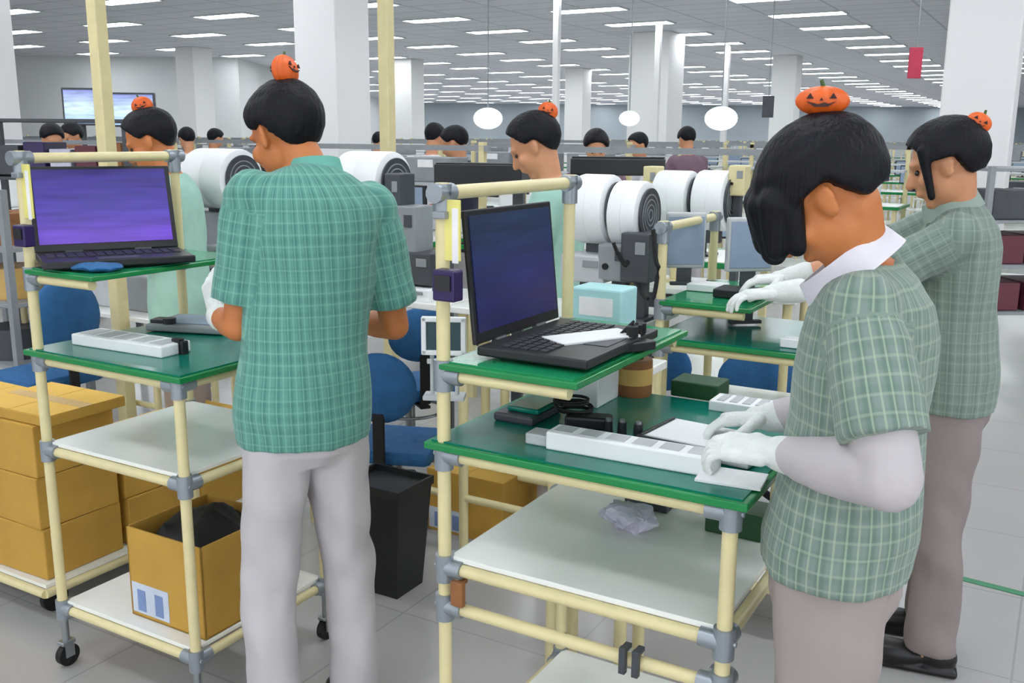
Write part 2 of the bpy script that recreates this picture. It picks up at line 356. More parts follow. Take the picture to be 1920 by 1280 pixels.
laptop('black laptop with violet screen on the upper shelf of the left cart', lp1, math.radians(30), .395, .24, .255, math.radians(19), 'sc_violet')
# small things clipped to the tall front posts
def post_box(A, z, s, label):
    t = thing('scanner_holder', label, 'holder', cw(A, .0, 0, z), YAW)
    MB().box((.032, -.03, 0), (.052*s, .034, .062*s), .004).build('body', 'purple', t)
    MB().box((.032, -.049, .006), (.036*s, .003, .03*s)).build('window', 'blackp', t); MB().box((.004, -.01, 0), (.014, .05, .03), .002).build('clamp', 'dgrey', t)
post_box(A2, 1.285, 1.0, 'dark purple box clipped to the front post beside the navy-screen laptop')
post_box(A1, 1.30, .95, 'dark purple box clipped to the left cart post beside the violet-screen laptop')
def post_card(A, z0, z1, label):
    t = thing('instruction_card', label, 'card', cw(A, 0, 0, 0), YAW)
    MB().box((.028, -.006, (z0+z1)/2), (.036, .006, z1-z0), .001).build('sleeve', 'yellow', t); MB().box((.036, -.0095, (z0+z1)/2-.01), (.014, .001, (z1-z0)*.9)).build('paper', 'paper', t)
    MB().box((.006, -.006, z1-.03), (.03, .038, .014), .002).build('clip', 'joint', t)
post_card(A2, 1.33, 1.45, 'narrow yellow card fixed to the post left of the navy-screen laptop')
post_card(A1, 1.345, 1.49, 'narrow yellow card fixed to the left cart post above the purple box')
# ------------------------------------------------------------------ cartons
def carton(label, loc, rz, w, d, h, open_top=False, lab=False, group=None, closed='card'):
    t = thing('cardboard_box', label, 'cardboard box', loc, rz, group)
    if open_top:
        m = MB(); th = .005
        m.box((0, 0, th/2), (w, d, th)).box((0, -d/2+th/2, h/2), (w, th, h)).box((0, d/2-th/2, h/2), (w, th, h)).box((-w/2+th/2, 0, h/2), (th, d, h)).box((w/2-th/2, 0, h/2), (th, d, h))
        m.build('carton_wall', 'card', t)
    else:
        MB().box((0, 0, h/2), (w, d, h), .004).build('carton_wall', 'card', t)
        MB().box((0, 0, h+.001), (w*.995, .05, .002)).build('tape', 'tape', t)
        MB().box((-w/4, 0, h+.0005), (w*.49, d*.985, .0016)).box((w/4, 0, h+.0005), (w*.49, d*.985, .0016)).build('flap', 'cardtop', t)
    if lab:
        l = MB().box((-w*.22, -d/2-.001, h*.22), (w*.5, .002, h*.34)).build('shipping_label', 'label', t)
        for px_ in (-w*.10, -w*.34): MB().box((px_, -d/2-.0025, h*.2), (w*.11, .001, h*.24)).build('print_block', 'labelblue', l)
    return t
# open carton on the left cart's bottom shelf, with a black bag in it
bx = cw(A1, .40, .20, .212)
carton('open cardboard box holding a black bag, on the bottom shelf of the left cart', bx, YAW, .30, .30, .27, True, True)
bg = MB(); bg.sph((0, 0, .10), .13, (.95, .95, .85), n=32)
for v in bg.bm.verts: v.co += v.co.normalized()*.018*noise.noise(v.co*22) + Vector((0, 0, .02*noise.noise(v.co*14)))
for v in bg.bm.verts: v.co.x = max(-.138, min(.138, v.co.x*1.25)); v.co.y = max(-.138, min(.138, v.co.y*1.25)); v.co.z = max(.006, v.co.z)*1.28
simple('plastic_bag', 'crumpled black plastic bag bulging out of the open cardboard box', 'bag', bg, 'black', bx+Vector((0, 0, .03)), YAW, smooth=True)
# stacked cartons at the far left on their own low dolly, alongside the left cart
BX = onz(84, 1092, .135); BX.z = 0
dl = thing('low_dolly', 'low cream pipe dolly under the cartons at the left edge', 'dolly', BX, YAW)
m = MB()
for y in (-.02, 1.0): m.cyl((-.85, y, .11), (.03, y, .11), .0145)
for x in (-.85, .03): m.cyl((x, -.02, .11), (x, 1.0, .11), .0145)
m.build('frame', 'pipe', dl, True); MB().box((-.41, .49, .128), (.86, 1.0, .012)).build('deck', 'board', dl)
for x in (-.8, -.05):
    for y in (.06, .92): MB().cyl((x-.01, y, .047), (x+.01, y, .047), .047).build('wheel', 'black', dl, True)
def dw(x, y, z): return BX + RV*x + SV*y + Vector((0, 0, z))
bh = .172; lv = ['bottom', 'middle', 'top']
for k in range(3):
    carton('cardboard box beside the left cart post, %s of the front stack' % lv[k], dw(-.17, .16, .135+k*(bh+.004)), YAW+(.02, -.015, .01)[k], .33, .30, bh)
for k in range(3):
    carton('cardboard box cut by the left frame edge, %s of its stack' % lv[k], dw(-.53, .16, .135+k*(bh+.004)), YAW+(-.02, .015, -.01)[k], .33, .30, bh)
carton('flat cardboard box with pale lid on top of the stack beside the left cart', dw(-.14, .17, .135+3*(bh+.004)), YAW+.03, .38, .30, .035)
for j, nm in ((1, 'second'), (2, 'third')):
    for k in range(2):
        carton('cardboard box seen through the left cart, %s row, %s of two' % (nm, ('bottom', 'top')[k]), dw(-.17, .16+.33*j, .135+k*(bh+.004)), YAW+(.015, -.02)[k], .33, .30, bh)
yb = MB().box((0, 0, .02), (.17, .12, .04), .003); simple('yellow_box', 'small bright yellow box on the second row of cartons behind the left cart', 'box', yb, 'yellow', dw(-.11, .50, .135+2*(bh+.004)+.004))
# ------------------------------------------------------------------ things on the left cart
ZL = C1['zmain']+.004
tr = thing('foam_tray', 'long white tray on the worktop of the left cart', 'tray', onz(245, 652, ZL), YAW+.04)
MB().box((0, 0, .016), (.36, .105, .032), .004).build('body', 'white', tr); m = MB()
for i in range(5): m.box((-.14+i*.07, 0, .0325), (.05, .07, .002))
m.build('pocket', 'lgrey', tr)
ga = thing('laptop_chassis', 'silver grey laptop chassis before the man in teal check', 'laptop part', onz(375, 615, ZL)+Vector((0, 0, .002)), YAW+.3)
MB().box((0, 0, .012), (.26, .19, .022), .006).build('shell', 'grey', ga); MB().box((0, 0, .0245), (.2, .13, .003), .001).build('circuit_board', 'bluegrey', ga)
MB().box((-.10, -.05, .028), (.05, .05, .012), .003).cyl((-.06, -.07, .02), (-.06, -.07, .04), .02).build('fan', 'blackp', ga)
cr = MB().box((0, 0, .02), (.03, .02, .045), .002).box((.024, .0, .018), (.012, .02, .04), .002)
simple('tool_block', 'small black block at the end of the white tray on the left cart', 'tool', cr, 'blackp', onz(335, 662, ZL))
bt = thing('parts_bag', 'blue plastic bag of parts under the violet-screen laptop', 'bag', cw(A1, .225, .045, C1['zup']+.004), YAW+.5)
m = MB().sph((0, 0, .012), .07, (1, .6, .17), n=24)
for v in m.bm.verts: v.co.z += .006*noise.noise(v.co*40)
m.build('sack', 'blue', bt, True)
# ------------------------------------------------------------------ things on the front cart
ZF = C2['zmain']+.004; ZU = C2['zup']+.004
tr = thing('foam_tray', 'long white tray along the front edge of the front cart worktop', 'tray', onz(1172, 868, ZF), YAW+.03)
MB().box((0, .03, .019), (.345, .062, .038), .004).build('body', 'white', tr); m = MB()
for i in range(6): m.box((-.14+i*.056, .03, .0385), (.04, .04, .002))
m.build('pocket', 'lgrey', tr)
MB().box((-.20, .035, .012), (.05, .05, .024), .004).build('end_block', 'lgrey', tr)
sh = MB().box((0, 0, .003), (.12, .085, .006), .001); simple('paper_pad', 'small white pad at the right front corner of the front cart', 'paper', sh, 'paper', onz(1372, 898, ZF), YAW+.1)
# screwdriver / peg bits
for k, (u, v, h_) in enumerate(((1140, 806, .03), (1166, 812, .034), (1196, 820, .038))):
    t = thing('bit_holder', 'small black peg on the front cart worktop, %s of three by the white tray' % ['left', 'middle', 'right'][k], 'tool', onz(u, v+8, ZF), YAW, 'black pegs by the tray')
    MB().cyl((0, 0, 0), (0, 0, h_), .011, .009).build('body', 'blackp', t, True); MB().cyl((0, 0, h_), (0, 0, h_+.006), .006).build('tip', 'steel', t, True)
# black coiled adapter
t = thing('power_adapter', 'black coiled power adapter on the front cart worktop', 'adapter', onz(1095, 800, ZF), YAW+.3)
MB().box((0.01, 0, .014), (.10, .05, .028), .006).build('brick', 'blackp', t)
m = MB(); pts = []
for i in range(90):
    a = i*.33; rr = .038+.006*math.sin(a*.7); pts.append((-.03+rr*math.cos(a), .035+rr*.8*math.sin(a), .032+.012*math.sin(a*.31)+.0001*i))
m.tube(pts, .0035); m.build('cable', 'black', t, True)
t = thing('mouse_pad_stack', 'dark grey folded cloth on the left part of the front cart worktop', 'cloth', onz(990, 780, ZF), YAW)
m = MB().box((0, 0, .010), (.10, .14, .02), .006)
m.build('fold', 'dgrey', t); MB().box((.01, .01, .026), (.08, .11, .012), .005).build('fold', 'teal', t)
t = thing('white_box', 'white carton under the upper shelf on the front cart', 'box', onz(1098, 755, ZF)+SV*.03, YAW)
MB().box((0, 0, .035), (.09, .12, .07), .003).build('carton', 'white', t); MB().box((0, 0, .0715), (.06, .09, .003)).build('lid', 'paper', t)
# brown tape roll standing on worktop
t = thing('tape_roll', 'brown cardboard core roll standing at the back of the front cart', 'roll', onz(1188, 738, ZF)+SV*.0, YAW)
m = MB(); m.lathe([(.022, 0), (.043, 0), (.044, .004), (.044, .086), (.043, .09), (.022, .09), (.022, 0)], 32); m.build('core', 'core', t, True)
m = MB(); m.lathe([(.0445, .03), (.0455, .03), (.0455, .07), (.0445, .07)], 32); m.build('wrap', 'tape', t, True)
# docking board with gears: on upper shelf right of laptop
t = thing('test_fixture', 'black and white test fixture at the right end of the upper shelf', 'fixture', onz(1120, 640, ZU+.02), YAW+math.radians(60))
t.location.z = ZU
MB().box((0, 0, .011), (.23, .115, .020), .003).build('base', 'blackp', t); MB().box((-.01, .008, .027), (.20, .085, .012), .002).build('cover', 'white', t)
m = MB()
for i in range(3): m.cyl((.07+.02*i, -.03+.012*i, .03), (.07+.02*i, -.03+.012*i, .052), .013, n=12)
for i in range(4): m.tube([(.06+.01*i, .0, .03), (.08+.01*i, -.02, .06-.006*i), (.10+.006*i, .02, .035)], .003)
m.build('connector', 'black', t, True)
t = thing('parts_box', 'pale cyan plastic box behind the navy-screen laptop', 'box', at(1133, 578, 2.62), YAW)
t.location.z = .962
CYB = t.location.copy()
MB().box((0, 0, .075+.06), (.15, .11, .15), .006).build('body', 'cyan', t); MB().box((0, 0, .03), (.13, .09, .06), .004).build('foot', 'dgrey', t)
MB().box((0, -.0565, .16), (.10, .002, .05)).build('label_panel', 'paper', t); MB().box((.03, -.056, .075), (.05, .004, .012)).build('slot', 'black', t)
# white framed timer on the left of the front cart
tp = at(832, 632, 2.22)
t = thing('timer_display', 'white framed display on a stand left of the front cart laptop', 'display', (tp.x, tp.y, .955), YAW+.45)
zc = tp.z-.955
m = MB()
for sx, sz, dx, dz in ((0, .043, .105, .012), (0, -.037, .105, .012), (-.047, .003, .012, .09), (.047, .003, .012, .09)): m.box((sx, 0, zc+sz), (dx, .014, dz), .002)
m.build('frame', 'white', t); MB().box((0, .002, zc+.003), (.086, .008, .072)).build('panel', 'glassteal', t)
MB().cyl((-.03, .01, .0), (-.03, .01, zc-.035), .005).cyl((.03, .01, .0), (.03, .01, zc-.035), .005).box((0, .01, .006), (.1, .05, .012), .003).build('stand', 'lgrey', t)
m = MB()
for i in range(4): m.box((-.033+i*.022, -.004, zc-.058), (.014, .008, .012), .002)
m.build('button', 'lgrey', t)
# chassis being assembled before the woman
lc = onz(1330, 842, ZF)
t = thing('laptop_chassis', 'white open laptop chassis in the hands of the woman in front', 'laptop part', (lc.x, lc.y+.01, ZF), YAW-.1)
MB().box((0, 0, .012), (.24, .17, .022), .005).build('shell', 'lgrey', t); MB().box((0, 0, .0245), (.21, .14, .003)).build('circuit_board', 'white', t)
m = MB(); m.box((-.02, -.083, .02), (.20, .008, .014), .002).box((-.116, 0, .02), (.008, .15, .014), .002); m.build('bezel', 'blackp', t)
t = thing('component_tray', 'white ribbed tray behind the worked chassis on the front cart', 'tray', onz(1400, 775, ZF), YAW)
MB().box((0, .02, .012), (.17, .08, .024), .003).build('body', 'white', t); m = MB()
for i in range(5): m.box((-.06+i*.03, .02, .025), (.018, .06, .002))
m.build('pocket', 'lgrey', t)
# lower shelf things of the front cart
t = thing('crumpled_bag', 'crumpled clear plastic bag on the lower shelf of the front cart', 'bag', onz(1180, 990, C2['zlow']+.006), YAW)
m = MB().sph((0, 0, .028), .06, (1.1, .7, .5), n=28)
for v in m.bm.verts: v.co += Vector((noise.noise(v.co*30), noise.noise(v.co*33+Vector((5, 0, 0))), .6*noise.noise(v.co*37+Vector((0, 7, 0)))))*.022
for v in m.bm.verts: v.co.z = max(0, v.co.z)
m.build('film', 'film', t)
dg = MB().box((0, 0, .03), (.13, .10, .06), .004); simple('green_tray', 'dark green tray at the back of the front cart lower shelf', 'tray', dg, 'darkgreen', cw(A2, .50, .46, C2['zlow']+.006))
dg = MB().box((0, 0, .04), (.11, .08, .08), .004); simple('dark_box', 'dark grey box at the back of the front cart lower shelf', 'box', dg, 'dgrey', cw(A2, .27, .50, C2['zlow']+.006))
# black clips on the cart rail
for k, (x, z) in enumerate(((.425, .585), (.452, .585), (.045, .625))):
    m = MB().box((0, -.018, 0), (.014 if k < 2 else .03, .014, .055), .002).box((0, -.004, .02), (.014, .03, .01), .002)
    simple('rail_clip', ['left of the two dark clips on the rails of the front cart', 'right of the two dark clips on the rails of the front cart', 'brown clip near the left joint of the front cart rails'][k], 'clip', m, 'dgrey' if k < 2 else 'core', cw(A2, x, 0, z))
dg = MB().box((0, 0, .02), (.12, .09, .04), .004); simple('green_tray', 'dark green tray at the back right of the front cart worktop', 'tray', dg, 'darkgreen', onz(1312, 740, ZF))
q = onz(905, 985, 0); carton('cardboard box with pale label on the floor behind the front cart left post', (q.x, q.y, 0), YAW, .36, .28, .26, False, True)
# ------------------------------------------------------------------ bin, stools, floor things
bp = onz(716, 1120, 0)
t = thing('waste_bin', 'black plastic waste bin on the floor between the man and the front cart', 'waste bin', (bp.x+.01, bp.y+.1, 0), YAW)
m = MB(); a_, b_ = .085, .12; hh = .40; th = .006
def rect(s): return [(-s, -s*.8), (s, -s*.8), (s, s*.8), (-s, s*.8)]
def shell(mb, s0, s1, z0, z1, th):
    vo0 = [mb.bm.verts.new((x, y, z0)) for x, y in rect(s0)]; vo1 = [mb.bm.verts.new((x, y, z1)) for x, y in rect(s1)]
    vi1 = [mb.bm.verts.new((x, y, z1)) for x, y in rect(s1-th)]; vi0 = [mb.bm.verts.new((x, y, z0+th)) for x, y in rect(s0-th)]
    for A_, B_ in ((vo0, vo1), (vo1, vi1), (vi1, vi0)):
        for i in range(4): mb.bm.faces.new((A_[i], A_[(i+1) % 4], B_[(i+1) % 4], B_[i]))
    mb.bm.faces.new(vo0); mb.bm.faces.new(vi0)
shell(m, .095, .125, 0, .40, .005); m.build('body', 'binblack', t)
m = MB(); shell(m, .130, .130, .375, .405, .010); m.build('rim', 'binblack', t)
m = MB().sph((0, 0, .33), .11, (1, .8, .4), n=20)
for v in m.bm.verts: v.co.z += .03*noise.noise(v.co*18)
m.build('liner', 'black', t, True)
def chair(label, p, yaw, seatz=.55, s=(.17, .15)):
    t = thing('work_chair', label, 'chair', (p[0], p[1], 0), yaw)
    m = MB().box((0, 0, seatz), (.40, .38, .07), .03); m.build('seat', 'blue', t, True)
    m = MB().sph((0, 0, 0), 1, (s[0], .045, s[1]), n=28); b = m.build('backrest', 'blue', t, True); b.location = (0, -.20, seatz+.30)
    MB().box((0, -.225, seatz+.12), (.05, .015, .3), .005).box((0, -.13, seatz-.045), (.05, .2, .015), .004).build('back_bracket', 'black', t)
    MB().cyl((0, 0, .13), (0, 0, seatz-.03), .025).build('column', 'steel', t, True)
    for k in range(5):
        a = k*2*math.pi/5+.3; e = (math.cos(a)*.26, math.sin(a)*.26, .07)
        l = MB().tube([(0, 0, .14), (e[0]*.5, e[1]*.5, .11), e], [.02, .017, .012]).build('leg', 'black', t, True)
        MB().cyl((e[0], e[1]-.012, .03), (e[0], e[1]+.012, .03), .03).build('caster', 'black', l, True)
    fr = MB()
    fr.tube([(math.cos(a)*.17, math.sin(a)*.17, .26) for a in [i*math.pi/12 for i in range(25)]], .008)
    fr.build('foot_ring', 'steel', t, True)
    return t
c1 = at(728, 728, 3.72); chair('blue fabric swivel chair just right of the man, its oval back nearest', (c1.x, c1.y+.2), math.radians(-10), seatz=c1.z-.30, s=(.155, .145))
c2 = at(758, 628, 4.35); chair('blue fabric swivel chair standing behind the nearest blue chair', (c2.x, c2.y+.2), math.radians(25), seatz=c2.z-.30, s=(.17, .13))
c3 = at(1425, 705, 3.75); chair('blue fabric swivel chair seen left of the waist of the woman in front', (c3.x, c3.y+.2), math.radians(0), seatz=c3.z-.30, s=(.17, .11))
c4 = at(1285, 686, 4.4); chair('blue fabric swivel chair seen under the upper shelf of the third cart', (c4.x, c4.y+.2), math.radians(-40), seatz=c4.z-.30, s=(.19, .13))
# ------------------------------------------------------------------ soft bodies: shapes fused into one skin
class SB(MB):
    """collects closed shapes, then fuses them into one continuous surface"""
    def cap(s, p0, p1, r0, r1, n=14):
        p0 = Vector(p0); p1 = Vector(p1); d = p1-p0; L = d.length; d.normalize()
        x = d.orthogonal().normalized(); y = d.cross(x); rings = []
        st = []
        for a in (70, 45, 20): st.append((-r0*math.sin(math.radians(a)), r0*math.cos(math.radians(a))))
        k = 4
        for i in range(k+1): st.append((L*i/k, r0+(r1-r0)*i/k))
        for a in (20, 45, 70): st.append((L+r1*math.sin(math.radians(a)), r1*math.cos(math.radians(a))))
        for h, r in st: rings.append([s.bm.verts.new(p0+d*h+(x*math.cos(2*math.pi*i/n)+y*math.sin(2*math.pi*i/n))*r) for i in range(n)])
        for a, b in zip(rings, rings[1:]):
            for i in range(n): s.bm.faces.new((a[i], a[(i+1) % n], b[(i+1) % n], b[i]))
        s.bm.faces.new(rings[0][::-1]); s.bm.faces.new(rings[-1]); return s
    def loft(s, rings, n=28, e=1.0):
        R = []
        for c, X, Y in rings:
            row = []
            for i in range(n):
                a = 2*math.pi*i/n; ca, sa = math.cos(a), math.sin(a)
                ca = math.copysign(abs(ca)**e, ca); sa = math.copysign(abs(sa)**e, sa)
                row.append(s.bm.verts.new(c+X*ca+Y*sa))
            R.append(row)
        for a, b in zip(R, R[1:]):
            for i in range(n): s.bm.faces.new((a[i], a[(i+1) % n], b[(i+1) % n], b[i]))
        s.bm.faces.new(R[0][::-1]); s.bm.faces.new(R[-1]); return s
    def ell(s, c, r, rot=None, n=20): s.sph(c, 1, r, rot, n); return s
    def fuse(s, name, m, parent=None, voxel=.006, smooth=3, wr=None, fold=0., cut=None):
        bmesh.ops.recalc_face_normals(s.bm, faces=s.bm.faces)
        me = bpy.data.meshes.new('t'); s.bm.to_mesh(me); s.bm.free()
        o = bpy.data.objects.new('t', me); COL.objects.link(o)
        r = o.modifiers.new('r', 'REMESH'); r.mode = 'VOXEL'; r.voxel_size = voxel; r.use_smooth_shade = True
        if smooth:
            q = o.modifiers.new('s', 'SMOOTH'); q.factor = .5; q.iterations = smooth
        dg = bpy.context.evaluated_depsgraph_get(); nm = bpy.data.meshes.new_from_object(o.evaluated_get(dg))
        bpy.data.objects.remove(o); bpy.data.meshes.remove(me)
        nm.name = name
        if fold:
            co = [v.co.copy() for v in nm.vertices]; no = [v.normal.copy() for v in nm.vertices]
            for i, v in enumerate(nm.vertices):
                p = co[i]; f_ = noise.noise(Vector((p.x*9+p.z*5, p.y*9-p.z*4, p.z*7)))+.5*noise.noise(Vector((p.x*22, p.y*22, p.z*11+3)))
                v.co = p+no[i]*fold*f_
        if wr:
            at_ = nm.attributes.new('wrap', 'FLOAT_VECTOR', 'POINT')
            for i, v in enumerate(nm.vertices): at_.data[i].vector = wr(v.co)
        for p in nm.polygons: p.use_smooth = True
        nm.materials.clear(); nm.materials.append(K[m] if isinstance(m, str) else m)
        ob = bpy.data.objects.new(name, nm); COL.objects.link(ob)
        if parent is not None: ob.parent = parent
        return ob
def V(*a): return Vector(a)
def hand_shapes(sb, wrist, d, nrm, side, curl=.5, sc=1., th=1.):
    """wrist point, direction of the fingers, back-of-hand normal; side=+1 puts the thumb along d x n"""
    d = d.normalized(); nrm = (nrm-d*nrm.dot(d)).normalized(); x = d.cross(nrm)*side
    palm = wrist+d*.045*sc
    R = Matrix((x, d, nrm)).transposed()
    sb.box(palm+d*.012*sc, V(.074, .085, .026)*sc*th, .010*sc, R); sb.cap(wrist-d*.01, wrist+d*.03*sc, .026*sc, .024*sc)
    L = (.064, .074, .070, .055); off = (.028, .010, -.009, -.027)
    for i in range(4):
        p = wrist+d*.092*sc+x*off[i]*sc; dd = (d+x*off[i]*2.2).normalized(); r = (.0095-.0006*i)*sc*th
        a = 0
        for sgl, f in ((.45, .7), (.32, 1.), (.25, .8)):
            a += curl*f*(1+.12*i); q = p+(dd*math.cos(a)-nrm*math.sin(a))*L[i]*sgl*sc
            sb.cap(p, q, r, r*.92, 10); p = q; r *= .93
    p = wrist+d*.03*sc+x*.030*sc-nrm*.004; q = p+(d*.6+x*.75-nrm*.25).normalized()*.036*sc; sb.cap(p, q, .0135*sc, .011*sc, 10)
    q2 = q+(d*.85+x*.25-nrm*.45).normalized()*.030*sc; sb.cap(q, q2, .011*sc, .0085*sc, 10)
def pumpkin(name, parent, loc, rot, w=.075, h=.045, two=False):
    """orange jack-o'-lantern clip worn in the hair"""
    m = MB(); n = 48; R = []
    for j in range(13):
        ph = math.pi*j/12; row = []
        for i in range(n):
            a = 2*math.pi*i/n; rib = 1-.10*abs(math.cos(a*4))**3
            row.append(m.bm.verts.new((w/2*math.sin(ph)*math.cos(a)*rib+1e-5*math.cos(a), w*.32*math.sin(ph)*math.sin(a)*rib, h/2*math.cos(ph)*(1-.2*math.sin(ph)*0))))
        R.append(row)
    for a, b in zip(R, R[1:]):
        for i in range(n): m.bm.faces.new((a[i], a[(i+1) % n], b[(i+1) % n], b[i]))
    o = m.build(name, 'orange', parent, True); o.location = loc; o.rotation_euler = rot
    o['label'] = 'orange pumpkin hair ornament with dark cut face'
    for sgn in (-1, 1):
        f = MB(); y = sgn*w*.32
        for x in (-w*.2, w*.2): f.prism([(x-.006, -.004), (x+.006, -.004), (x, .008)], -.0015, .0015)
        f.prism([(-.003, -.008), (.003, -.008), (0, -.002)], -.0015, .0015)
        f.prism([(-w*.26, -.010), (-w*.13, -.015), (-w*.05, -.012), (w*.05, -.016), (w*.13, -.013), (w*.26, -.010), (w*.12, -.021), (-w*.12, -.021)], -.0015, .0015)
        q = f.build('cut_face', 'pumpdark', o); q.rotation_euler = (math.radians(90), 0, 0); q.location = (0, y*.93, h*.12); q.scale = (1, .75, 1)
    MB().cyl((0, 0, h*.45), (.004, 0, h*.45+.012), .004, .003).build('stalk', 'stem', o, True)
    return o
def person(label, loc, heading, H=1.66, neck=None, head=None, pitch=20, yaw=0, hands=None, poles=None, shirt='s_teal', trousers='trg', skin='skin', wid=1., hairstyle='short',
           under=False, collar=None, gloves=True, voxel=.007, hand_d=None, curl=.5, orn=None, stance=.1, back=0., glove_scale=1., mask=False, hem=.80, locks=None, sleeve=.66, shoes=True, ear=True, hairpuff=1., roll=0, torso_yaw=0, arm=1., collar_tilt=22, collar_r=1.):
    """loc: point on the floor under the hips; heading: direction faced. neck, head, hands, poles are given in the hall's coordinates"""
    h = Vector((heading[0], heading[1], 0)).normalized(); rz = math.atan2(-h.x, h.y); k = H/1.70
    Mi = (Matrix.Translation((loc[0], loc[1], 0)) @ Matrix.Rotation(rz, 4, 'Z')).inverted()
    loc_ = lambda p: (Mi @ Vector(p))
    N = loc_(neck) if neck is not None else V(0, .03, 1.455*k)
    HC = loc_(head) if head is not None else N+V(0, .05, .145*k)
    P0 = V(0, 0, .90*k); P2 = N; P1 = V(N.x*.5, -back+N.y*.2, (P0.z+P2.z)/2+.04)
    def fr(t):
        p = P0*(1-t)**2+P1*2*t*(1-t)+P2*t*t; T = ((P1-P0)*(1-t)+(P2-P1)*t).normalized(); X = V(1, 0, 0); X = (X-T*X.dot(T)).normalized(); Y = T.cross(X); return p, X, Y
    ty = math.radians(torso_yaw)
    def ring(t, rx, ry, off=0., s=1.):
        if t < 0: p, X, Y = P0+V(0, 0, t*.56*k), V(1, 0, 0), V(0, 1, 0)
        else: p, X, Y = fr(min(t, 1.))
        return (p+Y*off*k, X*rx*k*wid*s, Y*ry*k*s)
    sd = [(-.10, .178, .135, .0), (0, .182, .137, 0), (.10, .178, .132, 0), (.25, .170, .124, .004), (.42, .168, .120, .006), (.58, .176, .122, .004), (.72, .186, .118, 0), (.83, .186, .104, -.004), (.92, .150, .080, -.006), (.98, .09, .062, -.004), (1.02, .062, .058, 0)]
    sd = [((-(.9-hem*1.0)/.56 if i == 0 else t), rx, ry, o) for i, (t, rx, ry, o) in enumerate(sd)]
    SH = {}
    for sgn in (-1, 1):
        p, X, Y = fr(.86); SH[sgn] = p+X*sgn*.158*k*wid+Y*.004
    la, lf_ = .285*k*arm, .250*k; ARM = {}
    for sgn in (-1, 1):
        T = loc_(hands[sgn]) if hands and hands.get(sgn) is not None else SH[sgn]+V(sgn*.05, .12, -.50*k)
        S = SH[sgn]; D = T-S; L = D.length; mx = la+lf_-.004
        if L > mx: T = S+D*(mx/L); D = T-S; L = mx
        a = (la*la-lf_*lf_+L*L)/(2*L); hh = math.sqrt(max(0, la*la-a*a)); u = D.normalized()
        pole = V(sgn*.5, -.5, -1.) if not poles or poles.get(sgn) is None else (Mi.to_3x3() @ Vector(poles[sgn]))
        pole = (pole-u*pole.dot(u)).normalized(); ARM[sgn] = (S, S+u*a+pole*hh, T)
    # --- body: one skin
    b = SB(); b.loft([ring(t, rx*.88, ry*.88, o) for t, rx, ry, o in [(-.04, .13, .095, 0)]+sd[1:]])
    RH = Matrix.Rotation(math.radians(yaw), 3, 'Z') @ Matrix.Rotation(-math.radians(pitch), 3, 'X') @ Matrix.Rotation(math.radians(roll), 3, 'Y')
    hk = .97*min(1.04, k**.5)
    def hp(x, y, z): return HC+RH @ (V(x, y, z)*hk)
    b.cap(N+V(0, 0, -.05), hp(0, -.025, -.035), .052*k, .050*k, 18)
    b.ell(hp(0, -.012, .032), V(.074, .094, .082)*hk, RH, 28); b.ell(hp(0, .024, -.030), V(.062, .068, .082)*hk, RH, 24); b.ell(hp(0, .062, -.094), V(.026, .022, .018)*hk, RH)
    b.cap(hp(0, .088, .012), hp(0, .108, -.026), .009*hk, .014*hk, 12); b.ell(hp(0, .086, -.058), V(.024, .014, .011)*hk, RH); b.ell(hp(0, .074, .030), V(.052, .020, .014)*hk, RH)
    for sgn in (-1, 1):
        b.ell(hp(.042*sgn, .062, -.022), V(.022, .022, .024)*hk, RH)
        if ear:
            b.ell(hp(.073*sgn, -.002, -.006), V(.009, .018, .031)*hk, RH @ Matrix.Rotation(sgn*.35, 3, 'Z')); b.ell(hp(.079*sgn, -.012, .004), V(.006, .014, .022)*hk, RH @ Matrix.Rotation(sgn*.5, 3, 'Z'))
        S, E_, T = ARM[sgn]
        b.cap(S, E_, .046*k, .037*k, 16); b.cap(E_, E_+(T-E_)*.35, .038*k, .038*k, 16); b.cap(E_+(T-E_)*.3, T, .038*k, .026*k, 16)
        hd = (Mi.to_3x3() @ Vector(hand_d[sgn][0])) if hand_d and hand_d.get(sgn) else (T-E_); hn = (Mi.to_3x3() @ Vector(hand_d[sgn][1])) if hand_d and hand_d.get(sgn) else V(0, 0, 1)
        if gloves: b.cap(T, T+hd.normalized()*.03, .018, .010, 10)
        else: hand_shapes(b, T, hd, hn, -sgn, curl)
        x = sgn*stance
        b.cap(V(.078*sgn*k, 0, .84*k), V(x, .0, .48*k), .060*k, .048*k, 16); b.cap(V(x, 0, .48*k), V(x*1.05, -.02, .09*k), .052*k, .036*k, 16); b.cap(V(x*1.05, -.03, .05), V(x*1.15, .12, .04), .030, .026)
    body = b.fuse('person', skin, None, voxel, 3); body.location = (loc[0], loc[1], 0); body.rotation_euler = (0, 0, rz); tag(body, label, 'person')
    # --- shirt
    s = SB(); s.loft([ring(t, rx, ry, o) for t, rx, ry, o in sd], 36)
    segs = []
    for sgn in (-1, 1):
        S, E_, T = ARM[sgn]; p, X, Y = fr(.80); s.cap(p+X*sgn*.10*k*wid, S+(E_-S)*.03, .082*k, .066*k, 18)
        d = (E_-S).normalized(); x = d.orthogonal().normalized(); y = d.cross(x); Ls = (E_-S).length*sleeve
        s.loft([(S-d*.02*k, x*.058*k, y*.058*k), (S+d*Ls*.35, x*.068*k, y*.068*k), (S+d*Ls, x*.072*k, y*.072*k)], 24); segs.append((S, S+d*Ls, x, y))
    c0, c1_ = P0.copy(), P2.copy()
